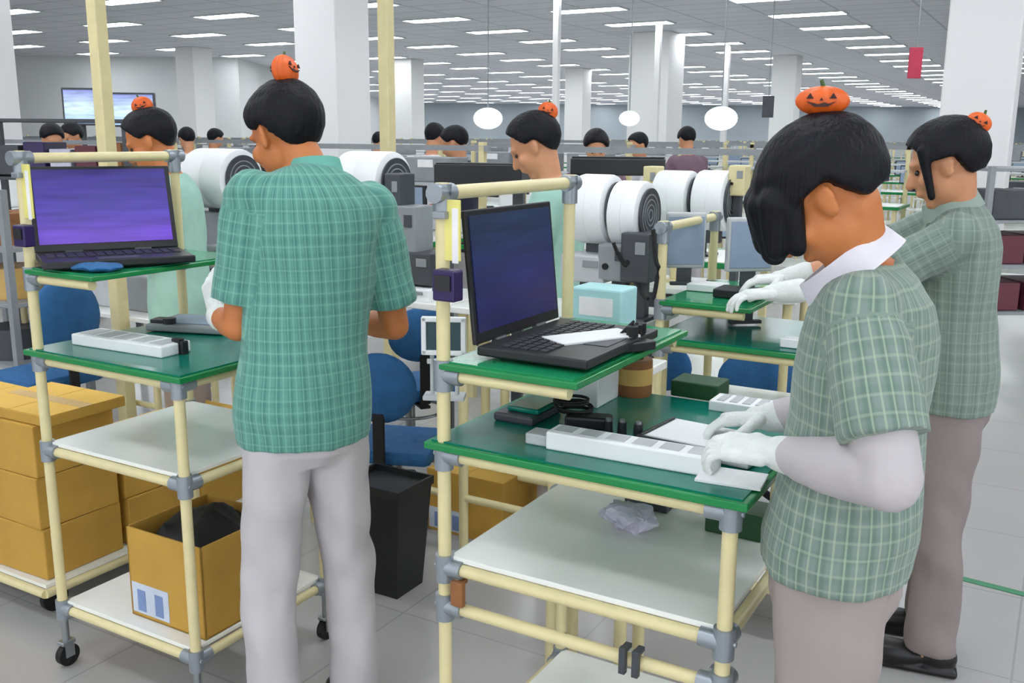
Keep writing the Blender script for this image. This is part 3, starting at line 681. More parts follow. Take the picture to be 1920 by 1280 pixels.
    def wrapf(co):
        for S, Q, x, y in segs:
            d = Q-S; t = (co-S).dot(d)/d.dot(d); r = (co-S-d*t)
            if t > .16 and r.length < .084*k: return V(math.atan2(r.dot(x), r.dot(y))*.07, t*d.length, 0)
        q = co-c0; return V(math.atan2(-q.x+1e-6, -(co.y-c0.y-(c1_.y-c0.y)*max(0, min(1, q.z/(c1_.z-c0.z)))))*.155, co.z, 0)
    sh = s.fuse('shirt', shirt, body, voxel*1.15, 3, wrapf, .008)
    if collar:
        cl = SB(); p, X, Y = fr(.985); ct = math.radians(collar_tilt); nd = V(0, math.sin(ct), math.cos(ct)); X2 = V(1, 0, 0); Y2 = nd.cross(X2)
        pts = []
        for rr, hz in ((.078, -.012), (.072, .022)): pts.append((rr, hz))
        m = MB(); n = 40; rows = []
        for r_, z_ in ((.090, -.016), (.078, .034), (.070, .034), (.078, -.016)):
            r_ *= collar_r; z_ -= .02*(1-collar_r)*4
            rows.append([m.bm.verts.new(N+V(0, .012, 0)+X2*r_*k*math.cos(2*math.pi*i/n)+Y2*r_*k*(1.32 if math.sin(2*math.pi*i/n) > 0 else .95)*math.sin(2*math.pi*i/n)+nd*(z_-.004)) for i in range(n)])
        for a, b_ in zip(rows, rows[1:]+rows[:1]):
            for i in range(n): m.bm.faces.new((a[i], a[(i+1) % n], b_[(i+1) % n], b_[i]))
        m.build('collar', collar, sh, True)
    # --- trousers
    t_ = SB(); t_.loft([(P0+V(0, 0, .06*k), V(.150*k*wid, 0, 0), V(0, .112*k, 0)), (P0, V(.163*k*wid, 0, 0), V(0, .120*k, 0)), (P0-V(0, .004, .08*k), V(.168*k*wid, 0, 0), V(0, .122*k, 0)), (P0-V(0, 0, .12*k), V(.14*k*wid, 0, 0), V(0, .10*k, 0))])
    for sgn in (-1, 1):
        x = sgn*stance; c_ = V(.082*sgn*k*wid, -.002, .86*k)
        t_.loft([(c_+V(0, 0, .05*k), V(.080*k, 0, 0), V(0, .105*k, 0)), (c_-V(0, 0, .06*k), V(.084*k, 0, 0), V(0, .100*k, 0)), (V((x+c_.x)/2, 0, .62*k), V(.074*k, 0, 0), V(0, .086*k, 0)), (V(x, .0, .47*k), V(.066*k, 0, 0), V(0, .074*k, 0)),
                 (V(x*1.03, -.012, .26*k), V(.064*k, 0, 0), V(0, .074*k, 0)), (V(x*1.05, -.012, .075*k), V(.066*k, 0, 0), V(0, .078*k, 0))], 26)
    t_.fuse('trousers', trousers, body, voxel*1.15, 3, None, .010)
    if shoes:
        for sgn in (-1, 1):
            x = sgn*stance*1.08; f_ = SB(); f_.ell(V(x, .085, .045), V(.046, .10, .036)); f_.ell(V(x, -.035, .05), V(.036, .058, .05)); f_.box((x, .03, .012), (.078, .25, .022), .01)
            f_.fuse('shoe', 'shoe', body, .006, 2)
    # --- sleeves and gloves
    for sgn in (-1, 1):
        S, E_, T = ARM[sgn]
        if under:
            u = SB(); a0 = S+(E_-S)*.45; u.cap(a0, E_, .056*k, .052*k, 18); u.cap(E_, E_+(T-E_)*.5, .053*k, .050*k, 18); u.cap(E_+(T-E_)*.45, T-(T-E_)*.10, .051*k, .036*k, 18)
            u.fuse('undersleeve', 'slv', body, .005, 3, None, .007)
        if gloves:
            g = SB(); hd = (Mi.to_3x3() @ Vector(hand_d[sgn][0])) if hand_d and hand_d.get(sgn) else (T-E_); hn = (Mi.to_3x3() @ Vector(hand_d[sgn][1])) if hand_d and hand_d.get(sgn) else V(0, 0, 1)
            hand_shapes(g, T, hd, hn, -sgn, curl, glove_scale); fd = (E_-T).normalized(); g.cap(T, T+fd*.055, .031, .036, 18)
            g.fuse('glove', 'glove', body, .003 if voxel < .009 else .006, 3)
    # --- hair
    hr = SB()
    nU, nV = 56, 36; R = []; a3 = V(.074, .094, .082)
    def cover(d):
        y, z = d.y, d.z
        if hairstyle == 'short': zl = -1.1 if y < -.45 else (-1.1+(y+.45)/.4*.98 if y < -.05 else (-.12 if y < .35 else -.12+(y-.35)/.25*.52))
        else: zl = -.80 if y < -.35 else (-.80+(y+.35)/.25*.66 if y < -.10 else (-.14 if y < .45 else -.14+(y-.45)/.25*.45))
        return max(0., min(1., (z-zl)/.10+.5))
    th = (.20 if hairstyle == 'short' else .24)*hairpuff
    for j in range(nV+1):
        ph = math.pi*j/nV; row = []
        for i in range(nU):
            a = 2*math.pi*i/nU; d = V(math.sin(ph)*math.cos(a), math.sin(ph)*math.sin(a), math.cos(ph)); c = cover(d)
            f_ = (1.0+th+.03*noise.noise(d*6+V(0, 0, H)))*c+.80*(1-c)
            row.append(hr.bm.verts.new(hp(0+d.x*a3.x*f_+1e-6*math.cos(a), -.014+d.y*a3.y*f_, .034+d.z*a3.z*f_)))
        R.append(row)
    for a, b_ in zip(R, R[1:]):
        for i in range(nU): hr.bm.faces.new((a[i], b_[i], b_[(i+1) % nU], a[(i+1) % nU]))
    bmesh.ops.remove_doubles(hr.bm, verts=hr.bm.verts, dist=1e-5)
    for lk in (locks or []):
        pa, pb, ra, rb = lk; hr.cap(hp(*pa), hp(*pb), ra, rb, 12)
    hr.fuse('hair', 'hair', body, .0045 if voxel < .009 else .008, 2, None, .004)
    # --- face
    e = MB()
    for sgn in (-1, 1): e.sph(hp(.030*sgn, .0765, .006), .0085*hk, n=14)
    e.build('eyes', 'eyew', body, True)
    if mask: 
        q = SB(); q.ell(hp(0, .034, -.045), V(.064, .078, .060)*hk, RH, 24); q.ell(hp(0, .075, -.05), V(.035, .045, .040)*hk, RH); q.fuse('face_mask', 'mask', body, .005, 2)
    if orn:
        for (x, y, z, rx, ry, rz_, w_, h_) in orn:
            o_ = pumpkin('hair_ornament', body, hp(x, y, z), ((RH @ Matrix.Rotation(ry, 3, 'Y') @ Matrix.Rotation(rx, 3, 'X') @ Matrix.Rotation(rz_, 3, 'Z')).to_euler()), w_, h_)
    return body, ARM
# ------------------------------------------------------------------ production line behind the carts
def line_bench(label, p, L=1.4, D=.6, z=.98, zr=None, top='board', yaw=YAW, group=None, shelf=None):
    t = thing('pipe_bench', label, 'workbench', (p[0], p[1], 0), yaw, group)
    wt = MB().box((0, 0, z-.012), (L, D, .024), .004).build('worktop', top, t)
    for x in (-L/2+.04, L/2-.04):
        for y in (-D/2+.04, D/2-.04): MB().cyl((x, y, 0), (x, y, z-.024), .018).build('leg', 'pipe', t, True)
    for y in (-D/2+.04, D/2-.04): MB().cyl((-L/2+.04, y, .25), (L/2-.04, y, .25), .014).build('rail', 'pipe', t, True)
    if zr:
        for x in (-L/2+.02, L/2-.02): MB().cyl((x, D/2-.02, z), (x, D/2-.02, zr), .014).build('upright', 'pipe', t, True)
        MB().cyl((-L/2, D/2-.02, zr), (L/2, D/2-.02, zr), .016).build('top_rail', 'dgrey', t, True)
        if shelf: MB().box((0, D/2-.12, shelf), (L-.06, .24, .014), .002).build('shelf', 'grey', t)
    return t
def drum(label, u, v, d, r, L, zb, col='white', gr=True):
    p = at(u, v, d); t = thing('blower_drum', label, 'air blower', (p.x, p.y, zb), YAW); z = p.z-zb
    M_ = Matrix.Translation((-L/2, 0, z)) @ Matrix.Rotation(math.radians(90), 4, 'Y')
    m = MB(); m.lathe([(r*.8, -.002), (r*.97, .004), (r, .014), (r, L*.49), (r*.985, L*.5), (r, L*.51), (r, L-.014), (r*.97, L-.004), (r*.80, L+.002)], 36, M_); m.build('housing', col, t, True)
    m = MB(); m.lathe([(r*.74, L+.001), (r*.80, L+.006), (r*.80, L+.012), (r*.72, L+.010)], 36, M_); g = m.build('grille_ring', 'dgrey', t, True)
    for k in range(4): 
        rr = r*(.16+.15*k); m = MB(); m.lathe([(rr-.002, L+.006), (rr+.002, L+.006), (rr+.002, L+.012), (rr-.002, L+.012), (rr-.002, L+.006)], 28, M_); m.build('grille_ring', 'grey', t, True)
    MB().box((0, 0, z-r-.02), (L*.5, .05, .06), .004).build('mount', 'dgrey', t); MB().cyl((0, 0, 0), (0, 0, z-r-.01), .014).cyl((0, 0, 0), (0, 0, .012), .05).build('stand', 'pipe', t, True)
    return t
ZB = .98
def on_line(u, off=0.):   # where the sight line at u meets the bench line
    a = at(u, 258, 1.); s_ = a.x; y = (4.2-.577*1.27+off)/(1+.577*s_); return Vector((s_*y, y, 0))
def line_pt(x): return Vector((x, 4.2-.577*(x+1.27), 0))
for x, nm in ((-1.10, 'behind the man in teal, under the left white drum'), (-.46, 'beneath the white drum right of the man in teal'), (.18, 'behind the front cart, beneath the pair of white drums')):
    line_bench('grey-white bench of the line ' + nm, line_pt(x), .73, .38, ZB)
drum('white drum blower left of the man in teal, round end toward him', 415, 335, on_line(415).y, .128, .25, ZB)
drum('white drum blower right of the man in teal, large round end showing', 698, 342, on_line(698).y, .120, .22, ZB)
drum('white drum blower just right of the front cart top bar, left of a pair', 1121, 392, on_line(1121).y, .118, .125, ZB)
drum('white drum blower right of a pair by the front cart top bar', 1187, 402, on_line(1187).y, .112, .105, ZB)
q3 = on_line(1300, .95)
line_bench('grey-white bench behind the third cart, under the right drums', q3+RV*.05, .9, .36, ZB)
drum('white drum blower between two cream boxes, left one', 1268, 372, on_line(1268, .95).y, .115, .15, ZB)
drum('white drum blower between two cream boxes, right one', 1340, 376, on_line(1340, .95).y, .122, .13, ZB)
def machine(label, u, v, d, w_, h_, dp, col, zb, name='machine', screen=None, rz=YAW, cat='machine', group=None, detail='vents'):
    p = at(u, v, d); t = thing(name, label, cat, (p.x, p.y, zb), rz, group); z = p.z-zb
    MB().box((0, 0, z), (w_, dp, h_), .006).build('body', col, t)
    if z-h_/2 > .03:
        MB().box((0, 0, (z-h_/2)/2), (min(.05, w_*.4), min(.04, dp*.5), z-h_/2)).build('support', 'dgrey', t); MB().box((0, 0, .006), (w_*.7, dp*.8, .012), .002).build('foot', 'dgrey', t)
    if screen: MB().box((0, -dp/2-.002, z), (w_*.9, .004, h_*.86), .001).build('screen', screen, t)
    elif detail == 'vents':
        MB().box((w_*.2, -dp/2-.002, z+h_*.2), (w_*.35, .004, h_*.25), .001).build('panel', 'grey' if col != 'grey' else 'dgrey', t)
        MB().cyl((-w_*.25, -dp/2-.006, z-h_*.1), (-w_*.25, -dp/2, z-h_*.1), min(w_, h_)*.09).build('knob', 'black', t, True)
    return t
machine('cream control box left of the right pair of white drums', 1225, 343, on_line(1225, .95).y, .065, .14, .08, 'pipe', ZB, 'control_box', cat='box')
machine('cream control box right of the right pair of white drums', 1386, 338, on_line(1386, .95).y, .068, .12, .08, 'pipe', ZB, 'control_box', cat='box')
machine('blue-grey tilted display below the right white drums', 1285, 450, 3.30, .135, .19, .03, 'lgrey', 1.075, 'monitor', 'bluegrey', YAW+.5, 'monitor')
machine('blue-grey tilted display left of the hair of the woman in front', 1405, 458, 3.20, .16, .18, .03, 'lgrey', ZB-.02, 'monitor', 'bluegrey', YAW+.7, 'monitor')
# equipment standing on the line benches
rows = [
 (1105, 500, .16, .09, .12, 'lgrey', 'pale grey box below the pair of white drums'),
 (1165, 490, .12, .12, .12, 'grey', 'grey box with panel below the pair of white drums'),
 (1205, 480, .10, .16, .14, 'dgrey', 'dark grey unit right of the pair of white drums'),
 (800, 500, .13, .12, .14, 'dgrey', 'dark unit on the line left of the front cart post'),
 (775, 430, .10, .18, .12, 'grey', 'grey upright unit left of the front cart post'),
 (788, 545, .22, .05, .20, 'white', 'low white box left of the front cart post'),
 (385, 430, .14, .15, .14, 'grey', 'grey unit below the left white drum'),
 (425, 480, .12, .10, .14, 'lgrey', 'pale unit left of the man in teal at his shoulder'),
 (750, 365, .07, .16, .10, 'dgrey', 'slim dark unit beside the round end of the right drum'),
]
for u, v, w_, h_, dp, col, lb in rows: machine(lb, u, v, on_line(u).y-.08, w_, h_, dp, col, ZB, 'equipment_box', cat='equipment')
line_bench('small cream stand carrying the pale cyan box behind the front cart', CYB, .30, .22, .96)
q = at(215, 560, 5.0); line_bench('low grey bench seen beneath the upper shelf of the left cart', q, 1.1, .45, .70)
for k, (x, w_, h_, col, lb) in enumerate(((-.42, .16, .17, 'darkgreen', 'dark green box on the low bench seen under the left cart upper shelf'), (-.22, .12, .20, 'maroon', 'maroon box on the low bench seen under the left cart upper shelf'), (.02, .22, .15, 'lgrey', 'pale grey box on the low bench seen under the left cart upper shelf'), (.32, .26, .18, 'grey', 'grey box at the right end of the low bench behind the left cart'))):
    m = MB().box((0, 0, h_/2), (w_, .22, h_), .01); simple('equipment_box', lb, 'equipment', m, col, Vector((q.x, q.y, .7005))+RV*x)
# cables of the line
def cable(label, pts, r, m='black'):
    p0 = Vector(pts[0]); mb = MB(); P = [Vector(p)-p0 for p in pts]; out = []
    for a, b in zip(P, P[1:]):
        for k in range(6): t_ = k/6; out.append(a.lerp(b, t_)+Vector((0, 0, -.03*math.sin(math.pi*t_))))
    out.append(P[-1]); mb.tube(out, r); return simple('cable', label, 'cable', mb, m, p0, 0, smooth=True)
cable('black cable drooping below the pair of white drums', [at(1150, 455, 3.1), at(1190, 500, 3.1), at(1215, 560, 3.05)], .006)
cable('black cable hanging beside the third cart post', [at(1225, 430, 2.95), at(1235, 500, 2.95), at(1222, 560, 2.95)], .007)
# bench and things right of the third cart top: small tray, white box, dark device under the far woman's glove
tr = MB().box((0, 0, .014), (.17, .05, .028), .003); simple('foam_tray', 'white tray with pegs on the worktop of the third cart', 'tray', tr, 'white', cw(A3, .46, .06, .955))
for k in range(3):
    m = MB().cyl((0, 0, 0), (0, 0, .03), .011, .009); simple('bit_holder', 'black peg behind the white tray of the third cart, %s of three' % ['left', 'middle', 'right'][k], 'tool', m, 'blackp', cw(A3, .42+k*.045, .14, .955), group='pegs on the third cart')
b_ = MB().box((0, 0, .012), (.12, .09, .024), .003); simple('white_box', 'small white box on the upper shelf of the third cart', 'box', b_, 'white', cw(A3, .07, .25, 1.075))
b_ = MB().box((0, 0, .014), (.14, .11, .028), .004); simple('device', 'black device on the shelf under the gloves of the farthest right woman', 'device', b_, 'blackp', cw(A3, .20, .17, 1.075))
# left background: dark open rack with maroon bins and hanging pale screens
def rack(label, p, W, D, H_, shelves, yaw, col='dgrey', bins=None, group=None):
    t = thing('storage_rack', label, 'rack', (p[0], p[1], 0), yaw, group)
    for x in (-W/2, W/2):
        for y in (-D/2, D/2): MB().box((x, y, H_/2), (.035, .035, H_)).build('upright', col, t)
    for z in shelves: MB().box((0, 0, z), (W+.03, D+.03, .02), .002).build('shelf', col, t)
    return t
pr = at(118, 300, 6.2)
rack('dark open rack of coloured bins at the far left behind the cart', pr, 1.0, .4, 1.66, (.5, .9, 1.3, 1.65), YAW+.5)
cols = ['maroon', 'dgrey', 'purple', 'film', 'maroon', 'core']
for k in range(12):
    x = -.40+(k % 6)*.16; z = (.91 if k < 6 else 1.31); Rr = Matrix.Rotation(YAW+.5, 3, 'Z')
    q = Vector((pr.x, pr.y, 0))+Rr @ Vector((x, -.05, z))
    nmz = 'lower' if k < 6 else 'upper'
    m = MB().box((0, 0, .09+.01*(k % 3)), (.13, .3, .16+.02*(k % 3)), .006); simple('storage_bin', '%s bin on the %s shelf of the far left rack, %s from its left' % (['maroon', 'grey', 'violet', 'lilac', 'wine red', 'brown'][k % 6], nmz, ['first', 'second', 'third', 'fourth', 'fifth', 'sixth'][k % 6]), 'bin', m, cols[k % 6], q, YAW+.5)
for (u, v, d, w_, h_, lb) in ((150, 200, 10, .29, .33, 'pale blue lit screen left of the cream pole'), (248, 206, 10.3, .44, .31, 'pale blue lit screen right of the cream pole')):
    p = at(u, v, d); t = thing('monitor', lb, 'monitor', (p.x, p.y, p.z), .1)
    MB().box((0, 0, 0), (w_+.04, .05, h_+.04), .008).build('casing', 'dgrey', t); MB().box((0, -.027, 0), (w_, .004, h_), .001).build('screen', 'sc_pale', t); MB().cyl((0, .04, -p.z), (0, .04, 0), .03).cyl((0, .04, -p.z), (0, .04, -p.z+.03), .2).build('stand', 'dgrey', t, True)
# things at the left frame edge
pe = at(6, 470, 5.0)
rack('grey rack of brown reels at the left frame edge', (pe.x-.05, pe.y+.1), .7, .4, 1.30, (.40, .72, 1.0), YAW, 'grey')
for k, (u, v, col) in enumerate(((14, 378, 'core'), (22, 430, 'tape'), (10, 500, 'dgrey'))):
    p = at(u, v, 3.3); m = MB(); zz = .731 if v > 400 and v < 480 else (1.011 if v < 400 else .411)
    m.lathe([(.04, 0), (.15, 0), (.15, .16), (.04, .16), (.04, 0)], 28); simple('reel', ['orange-brown reel on top of the left edge rack', 'tan reel on the middle shelf of the left edge rack', 'dark reel low on the left edge rack'][k], 'reel', m, col, Vector((pe.x+.02, pe.y+.02, zz)), YAW, smooth=True)
bl = at(45, 620, 4.3); chair('blue fabric swivel chair at the left edge beside the left cart post', (bl.x, bl.y+.15), math.radians(60), seatz=bl.z-.25, s=(.18, .19))
# cream utility poles from the ceiling down to the benches
POLES = ((199, 4.6, .032, 'pipe', 'thick cream utility pole at left, from floor to ceiling'), (727, 5.2, .032, 'pipe', 'cream utility pole right of the middle column'), (1041, 14.5, .045, 'column', 'thin pale utility pole above the middle man'), (1228, 18.2, .05, 'column', 'thin pale utility pole in front of the far column'), (1356, 22, .06, 'column', 'thin pale utility pole farthest back, left of the front woman'))
for (u, d, r, mt, lb) in POLES:
    p = at(u, 258, d); t = thing('utility_pole', lb, 'pole', (p.x, p.y, 0), YAW)
    MB().box((0, 0, CZ/2), (r*2, r*2, CZ-.06), .006).build('pole', mt, t); MB().box((0, 0, .02), (.14, .14, .04), .004).build('base_plate', 'lgrey', t); MB().box((0, -r-.012, 1.2), (.05, .024, .10), .003).build('socket', 'lgrey', t)
# red sign and dark sign hanging high up
for (u, v, d, w_, h_, m_, lb) in ((1716, 118, 12, .16, .36, 'red', 'small red sign hanging high beside the right column'), (1440, 200, 14, .16, .30, 'dgrey', 'small dark sign hanging left of the front woman ornament')):
    p = at(u, v, d); t = thing('hanging_sign', lb, 'sign', (p.x, p.y, p.z), 0)
    MB().box((0, 0, 0), (w_, .03, h_), .004).build('board', m_, t); MB().cyl((0, 0, h_/2), (0, 0, CZ-p.z), .008).build('rod', 'grey', t, True)
# rows of benches filling the hall
def ghost_bench(): 
    t = thing('assembly_bench', 'grey framed assembly bench in the rows filling the hall behind', 'workbench', (0, 0, 0), YAW, 'far assembly benches')
    MB().box((0, 0, .93), (1.7, .7, .03), .004).build('worktop', 'greenedge', t); MB().box((0, -.05, .947), (1.66, .56, .004)).build('mat', 'board', t)
    for x in (-.8, .8):
        MB().box((x, .3, .77), (.04, .04, 1.54)).build('upright', 'pipe', t); MB().box((x, -.3, .46), (.04, .04, .92)).build('leg', 'pipe', t)
    MB().box((0, .3, 1.50), (1.7, .04, .035)).build('top_rail', 'grey', t); MB().box((0, .2, 1.27), (1.6, .26, .02)).build('shelf', 'lgrey', t); MB().box((0, 0, .3), (1.6, .6, .02)).build('lower_shelf', 'board', t)
    return t
def ghost(kind):
    if kind == 'monitor':
        t = thing('monitor', 'dark monitor on a bench in the far rows', 'monitor', (0, 0, 0), 0, 'far monitors'); MB().box((0, 0, .26), (.44, .04, .28), .006).build('casing', 'blackp', t); MB().box((0, -.023, .26), (.41, .004, .25)).build('screen', 'bluegrey', t); MB().box((0, .02, .07), (.05, .03, .14)).box((0, 0, .008), (.2, .16, .016)).build('stand', 'blackp', t)
    elif kind == 'machine':
        t = thing('test_machine', 'dark boxy test machine on a bench in the far rows', 'machine', (0, 0, 0), 0, 'far test machines'); MB().box((0, 0, .17), (.5, .4, .34), .01).build('body', 'dgrey', t); MB().box((0, -.203, .2), (.3, .006, .14)).build('panel', 'lgrey', t); MB().cyl((.18, 0, .34), (.18, 0, .42), .03).build('beacon', 'lgrey', t)
    elif kind == 'white':
        t = thing('white_machine', 'white housed machine on a bench in the far rows', 'machine', (0, 0, 0), 0, 'far white machines'); MB().box((0, 0, .2), (.42, .36, .40), .03).build('body', 'white', t); MB().box((.05, -.183, .24), (.2, .006, .12)).build('window', 'dgrey', t)
    elif kind == 'crate':
        t = thing('parts_crate', 'grey parts crate on a shelf in the far rows', 'crate', (0, 0, 0), 0, 'far parts crates'); MB().box((0, 0, .08), (.36, .24, .16), .008).build('body', 'grey', t); MB().box((0, -.121, .12), (.12, .004, .05)).build('label_panel', 'paper', t)
    return t
GB = ghost_bench(); G = {k: ghost(k) for k in ('monitor', 'machine', 'white', 'crate')}
used = set()
def put(proto_, key, loc, rz, sc=1.):
    o = proto_ if key not in used else copy_tree(proto_); used.add(key); o.location = loc; o.rotation_euler = (0, 0, rz)
    if sc != 1.: o.scale = (sc, sc, sc)
    return o
occupied = []
poles_xy = [at(p_[0], 258, p_[1]).xy for p_ in POLES]
cols_xy = [at(u, 258, d).xy for u, d in ((1830, 7.6), (628, 9.9), (-38, 10.5), (372, 24), (768, 27), (1226, 20), (1082, 30), (1468, 25))]
org = Vector((.6, 5.6, 0)); FARB = []
rnd = random.Random(11)
for j in range(11):
    sj = j*(2.3+.12*j)
    for i in range(-12, 13):
        q = org+SV*sj+RV*(i*1.9)
        if q.y < 4.9+.0 or q.y > 44: continue
        ang = q.x/q.y
        if not (-.60 < ang < .60): continue
        if q.y < 7 and (ang < -.50 or ang > .30): continue
        if any((q.xy-c).length < 1.25 for c in cols_xy) or any(abs((c-q.xy).dot(RV.xy)) < .95 and abs((c-q.xy).dot(SV.xy)) < .45 for c in poles_xy): continue
        if q.y > 25.5 and -18 < q.x < -6.5: continue
        if (q.xy-pr.xy).length < 1.3: continue
        if rnd.random() < .10: continue
        put(GB, 'b', q, YAW); FARB.append(q)
        for x in (-.5, 0, .5):
            r = rnd.random(); kd = 'monitor' if r < .34 else ('machine' if r < .58 else ('white' if r < .74 else None))
            if kd and q.y < 22: put(G[kd], kd, q+RV*(x+rnd.uniform(-.06, .06))+SV*(-.1)+Vector((0, 0, .95)), YAW+rnd.uniform(-.2, .2), .78 if kd != 'monitor' else .8)
            if rnd.random() < .45 and q.y < 20: put(G['crate'], 'crate', q+RV*(x+rnd.uniform(-.05, .05))+SV*.2+Vector((0, 0, 1.281)), YAW)
for u, d, r_, lb in ((915, 11.5, .17, 'round white lit lamp left of the middle man head'), (1180, 12.5, .13, 'round white lit lamp left of the far column'), (1352, 11.5, .19, 'round white lit lamp right of the far column')):
    p = at(u, 222, d); t = thing('round_lamp', lb, 'lamp', (p.x, p.y, p.z), 0)
    MB().sph((0, 0, 0), r_, (1, 1, .72), n=24).build('shade', 'lamp2', t, True); MB().cyl((0, 0, r_*.7), (0, 0, CZ-p.z), .008).build('cord', 'grey', t)
# black long conveyors seen above the front cart
def conveyor(label, u, v, d, L, dp, h_, yaw, m='blackp'):
    p = at(u, v, d); t = thing('conveyor', label, 'conveyor', (p.x, p.y, 0), yaw)
    MB().box((0, 0, p.z), (L, dp, h_), .006).build('bed', m, t); MB().box((0, 0, p.z+h_/2+.003), (L*.98, dp*.8, .006)).build('belt', 'black', t)
    for x in (-L*.42, L*.42): MB().box((x, 0, (p.z-h_/2)/2), (.05, .05, p.z-h_/2)).build('leg', 'dgrey', t)
conveyor('long black conveyor right of the middle man, above the white drums', 1160, 312, 4.45, .42, .2, .075, YAW+.35)
conveyor('dark conveyor left of the middle man, above the front cart top bar', 905, 328, 4.6, .42, .2, .10, YAW+.3)
# right background
for k, (u, v, d, W_, lb) in enumerate(((1935, 400, 6.3, .9, 'grey rack of maroon boxes at the right frame edge'),)):
    p = at(u, v, d); rack(lb, p, W_, .5, 1.42, (.50, .80, 1.08, 1.40), YAW+.6, 'grey')
    for z, nm in ((.51, 'low'), (.81, 'middle'), (1.09, 'upper')):
        for x, nx in ((-.28, 'left'), (.0, 'centre'), (.28, 'right')):
            q = Vector((p.x, p.y, 0))+Matrix.Rotation(YAW+.6, 3, 'Z') @ Vector((x, -.04, z+.001))
            m = MB().box((0, 0, .09), (.24, .36, .18), .006); simple('storage_bin', '%s bin, %s shelf, %s, in the rack at the right edge' % ('maroon' if z != 1.09 else 'grey', nm, nx), 'bin', m, 'maroon' if z != 1.09 else 'dgrey', q, YAW+.6)
# ------------------------------------------------------------------ people
def hd(a, b): return (a, b)
# man at the left cart
hipm = onz(568, 850, .80)
person('man seen from behind in a teal check shirt at the left cart', (hipm.x, hipm.y+.02, 0), (-.50, .866), H=1.70, wid=.93,
       neck=at(592, 314, 2.36), head=at(535, 255, 2.40), pitch=26, arm=1.14, yaw=22, shirt='s_teal', trousers='trg', skin='skin', curl=.6, hairpuff=1.25,
       hands={-1: at(408, 592, 2.50), 1: at(650, 600, 2.66)}, poles={-1: (.05, -.5, -1.3), 1: (.6, -.3, -1.2)},
       hand_d={-1: hd((-.25, .3, .8), (-.7, -.6, .1)), 1: hd((-.6, .6, .1), (0, 0, 1))}, orn=[(.0, -.078, .138, .25, .1, .35, .088, .076)], stance=.105, sleeve=.80, voxel=.006, hem=.835, collar='c_teal', collar_tilt=14, collar_r=.82)
# woman in front
hipw = at(1568, 1000, 1.60)
person('woman bending over the front cart in sage check, white collar and white sleeves', (hipw.x, hipw.y, 0), (-.93, .36), H=1.63, wid=.96,
       neck=at(1622, 492, 1.63), head=at(1548, 372, 1.62), pitch=46, yaw=0, shirt='s_sage', trousers='trb', skin='skin', curl=.55, under=True, collar='collar', collar_tilt=43, hairstyle='bob', hairpuff=1.35, back=.045,
       hands={1: onz(1455, 792, 1.02)+V(0, .04, 0), -1: onz(1462, 850, 1.045)}, poles={-1: (.25, -.9, -.9), 1: (.5, .2, -1)},
       hand_d={-1: hd((-.9, .45, .0), (.1, -.35, .9)), 1: hd((-.95, .1, -.1), (0, .2, 1))},
       locks=[((-.060, .060, .05), (-.058, .112, -.008), .032, .020), ((.060, .060, .05), (.058, .112, -.008), .032, .020), ((-.064, .045, .03), (-.062, .085, -.030), .024, .014), ((0, .08, .07), (0, .125, .01), .036, .026), ((-.03, .08, .06), (-.03, .125, -.01), .032, .022), ((.03, .08, .06), (.03, .125, -.01), .032, .022)],
       orn=[(0, -.108, .128, math.radians(46), 0, math.pi/2, .090, .048)], stance=.09, voxel=.0055, sleeve=.78, hem=.868)
# woman at the right
hipr = onz(1772, 770, .80)
person('woman in dark grey-green check reaching left, standing farthest right', (hipr.x+.03, hipr.y+.05, 0), (-.93, .36), H=1.62, wid=.94,
       neck=at(1800, 378, 2.72), head=at(1772, 310, 2.70), pitch=22, shirt='s_dark', trousers='trm', skin='skinp', curl=.4, hairstyle='bob', hairpuff=1.2,
       hands={-1: at(1462, 548, 2.76), 1: at(1455, 528, 2.96)}, poles={-1: (.2, -.2, -1), 1: (.2, .2, -1)},
       hand_d={-1: hd((-1, .1, -.1), (0, 0, 1)), 1: hd((-1, .1, -.1), (0, 0, 1))},
       locks=[((-.074, .045, .06), (-.074, .062, -.07), .017, .010), ((.074, .045, .06), (.074, .062, -.07), .017, .010)],
       orn=[(-.01, -.118, .085, .9, 0, math.pi/2, .07, .05)], stance=.10, voxel=.007, hem=.84, collar='c_grey', collar_r=.86)
# man in the middle, behind the bench
pm = at(1050, 300, 3.75)
person('man in pale green with bowed head behind the navy-screen laptop', (pm.x, pm.y, 0), (-.93, .1), H=1.66, neck=at(1035, 335, 3.75), head=at(1002, 275, 3.75), pitch=34, shirt='s_plain', trousers='trg', skin='skinp', hairpuff=1.3,
       hands={-1: at(900, 440, 3.70), 1: at(900, 440, 3.95)}, orn=[(.0, -.120, .085, .8, 0, math.pi/2, .08, .07)], voxel=.008)
# man at the left behind the violet laptop
pl = at(325, 300, 3.85)
person('man in pale green behind the violet-screen laptop, head bowed', (pl.x, pl.y, 0), (-.9, -.15), H=1.66, neck=at(318, 325, 3.85), head=at(283, 266, 3.85), pitch=30, shirt='s_plain', trousers='trb', skin='skin', hairpuff=1.2,
       hands={-1: at(200, 470, 3.80), 1: at(200, 470, 4.0)}, orn=[(0, -.05, .135, .2, 0, math.pi/2, .085, .075)], voxel=.008)
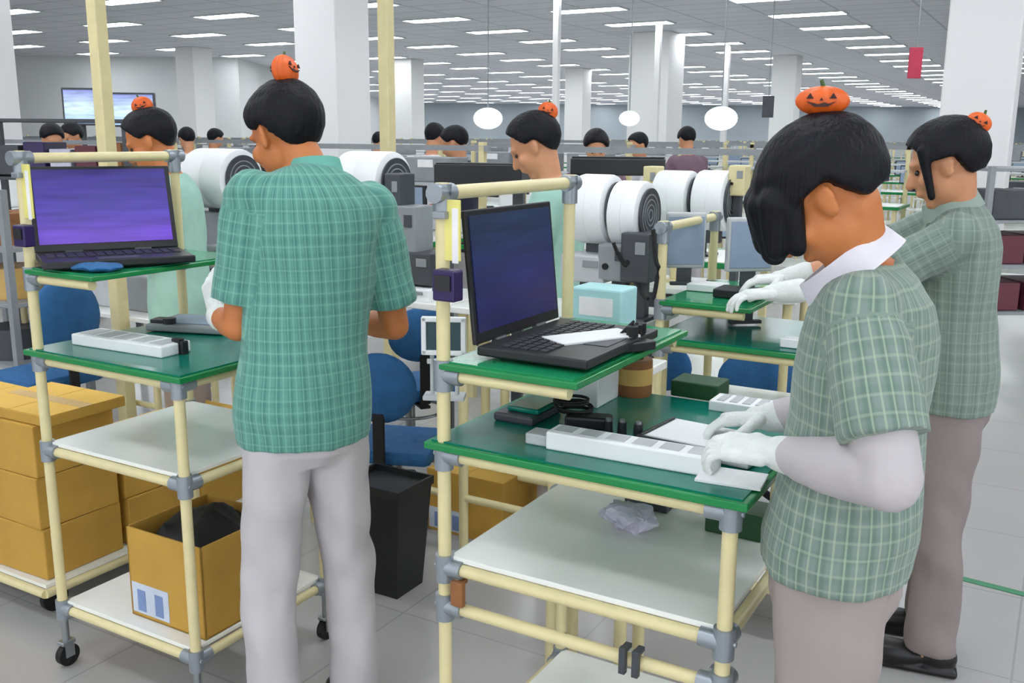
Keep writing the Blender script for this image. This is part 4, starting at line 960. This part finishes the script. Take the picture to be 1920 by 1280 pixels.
# ------------------------------------------------------------------ people working far down the hall
def far_base(shirt, hs, skin, pitch=25):
    b, _ = person('x', (0, 0, 0), (0, 1), H=1.64, pitch=pitch, shirt=shirt, trousers='trg', skin=skin, gloves=True, hairstyle=hs, voxel=.014, hands={-1: V(-.15, .38, 1.05), 1: V(.15, .38, 1.05)}); return b
FBs = {c: far_base(c, h_, sk) for c, h_, sk in (('s_white', 'short', 'skinp'), ('s_navy', 'bob', 'skinp'), ('s_mauve', 'bob', 'skinp'))}
fu = set()
def far_person(u, d, h, c, label, H_=1.64):
    b = FBs[c]; o = b if c not in fu else copy_tree(b); fu.add(c)
    for st in range(60):
        p = at(u, 258, d+.06*((st+1)//2)*(1 if st % 2 else -1))
        if all(abs((q.xy-p.xy).dot(RV.xy)) > 1.1 or abs((q.xy-p.xy).dot(SV.xy)) > .60 for q in FARB): break
    o.location = (p.x, p.y, 0); o.rotation_euler = (0, 0, math.atan2(-h[0], h[1])); k = H_/1.64; o.scale = (k, k, k); o['label'] = label
far_person(1116, 6.4, (0, -1), 's_mauve', 'far person facing the camera above the black conveyor', 1.60)
far_person(872, 7.0, (-.9, .2), 's_navy', 'far dark-haired person left of the middle man', 1.62)
far_person(805, 8.6, (.5, .8), 's_white', 'far person in white near the cream pole, left of the dark-haired one', 1.66)
far_person(1210, 9.0, (-.8, -.4), 's_white', 'far person with dark hair just left of the far column', 1.60)
far_person(1295, 9.6, (-.3, .9), 's_mauve', 'far person in mauve right of the far column', 1.66)
far_person(632, 11, (-.7, .6), 's_white', 'far person before the middle column', 1.62)
far_person(702, 12, (.7, .6), 's_white', 'far person in white just left of the cream pole', 1.60)
far_person(356, 10.5, (-.6, .7), 's_white', 'far person in white right of the left man', 1.62)
far_person(393, 11.5, (.6, .7), 's_white', 'far person in white nearest the man in teal head', 1.62)
far_person(92, 7.6, (.6, -.7), 's_mauve', 'far person in mauve behind the violet-screen laptop top bar', 1.62)
far_person(150, 8.4, (-.4, -.7), 's_mauve', 'far person in mauve left of the thick cream pole', 1.64)
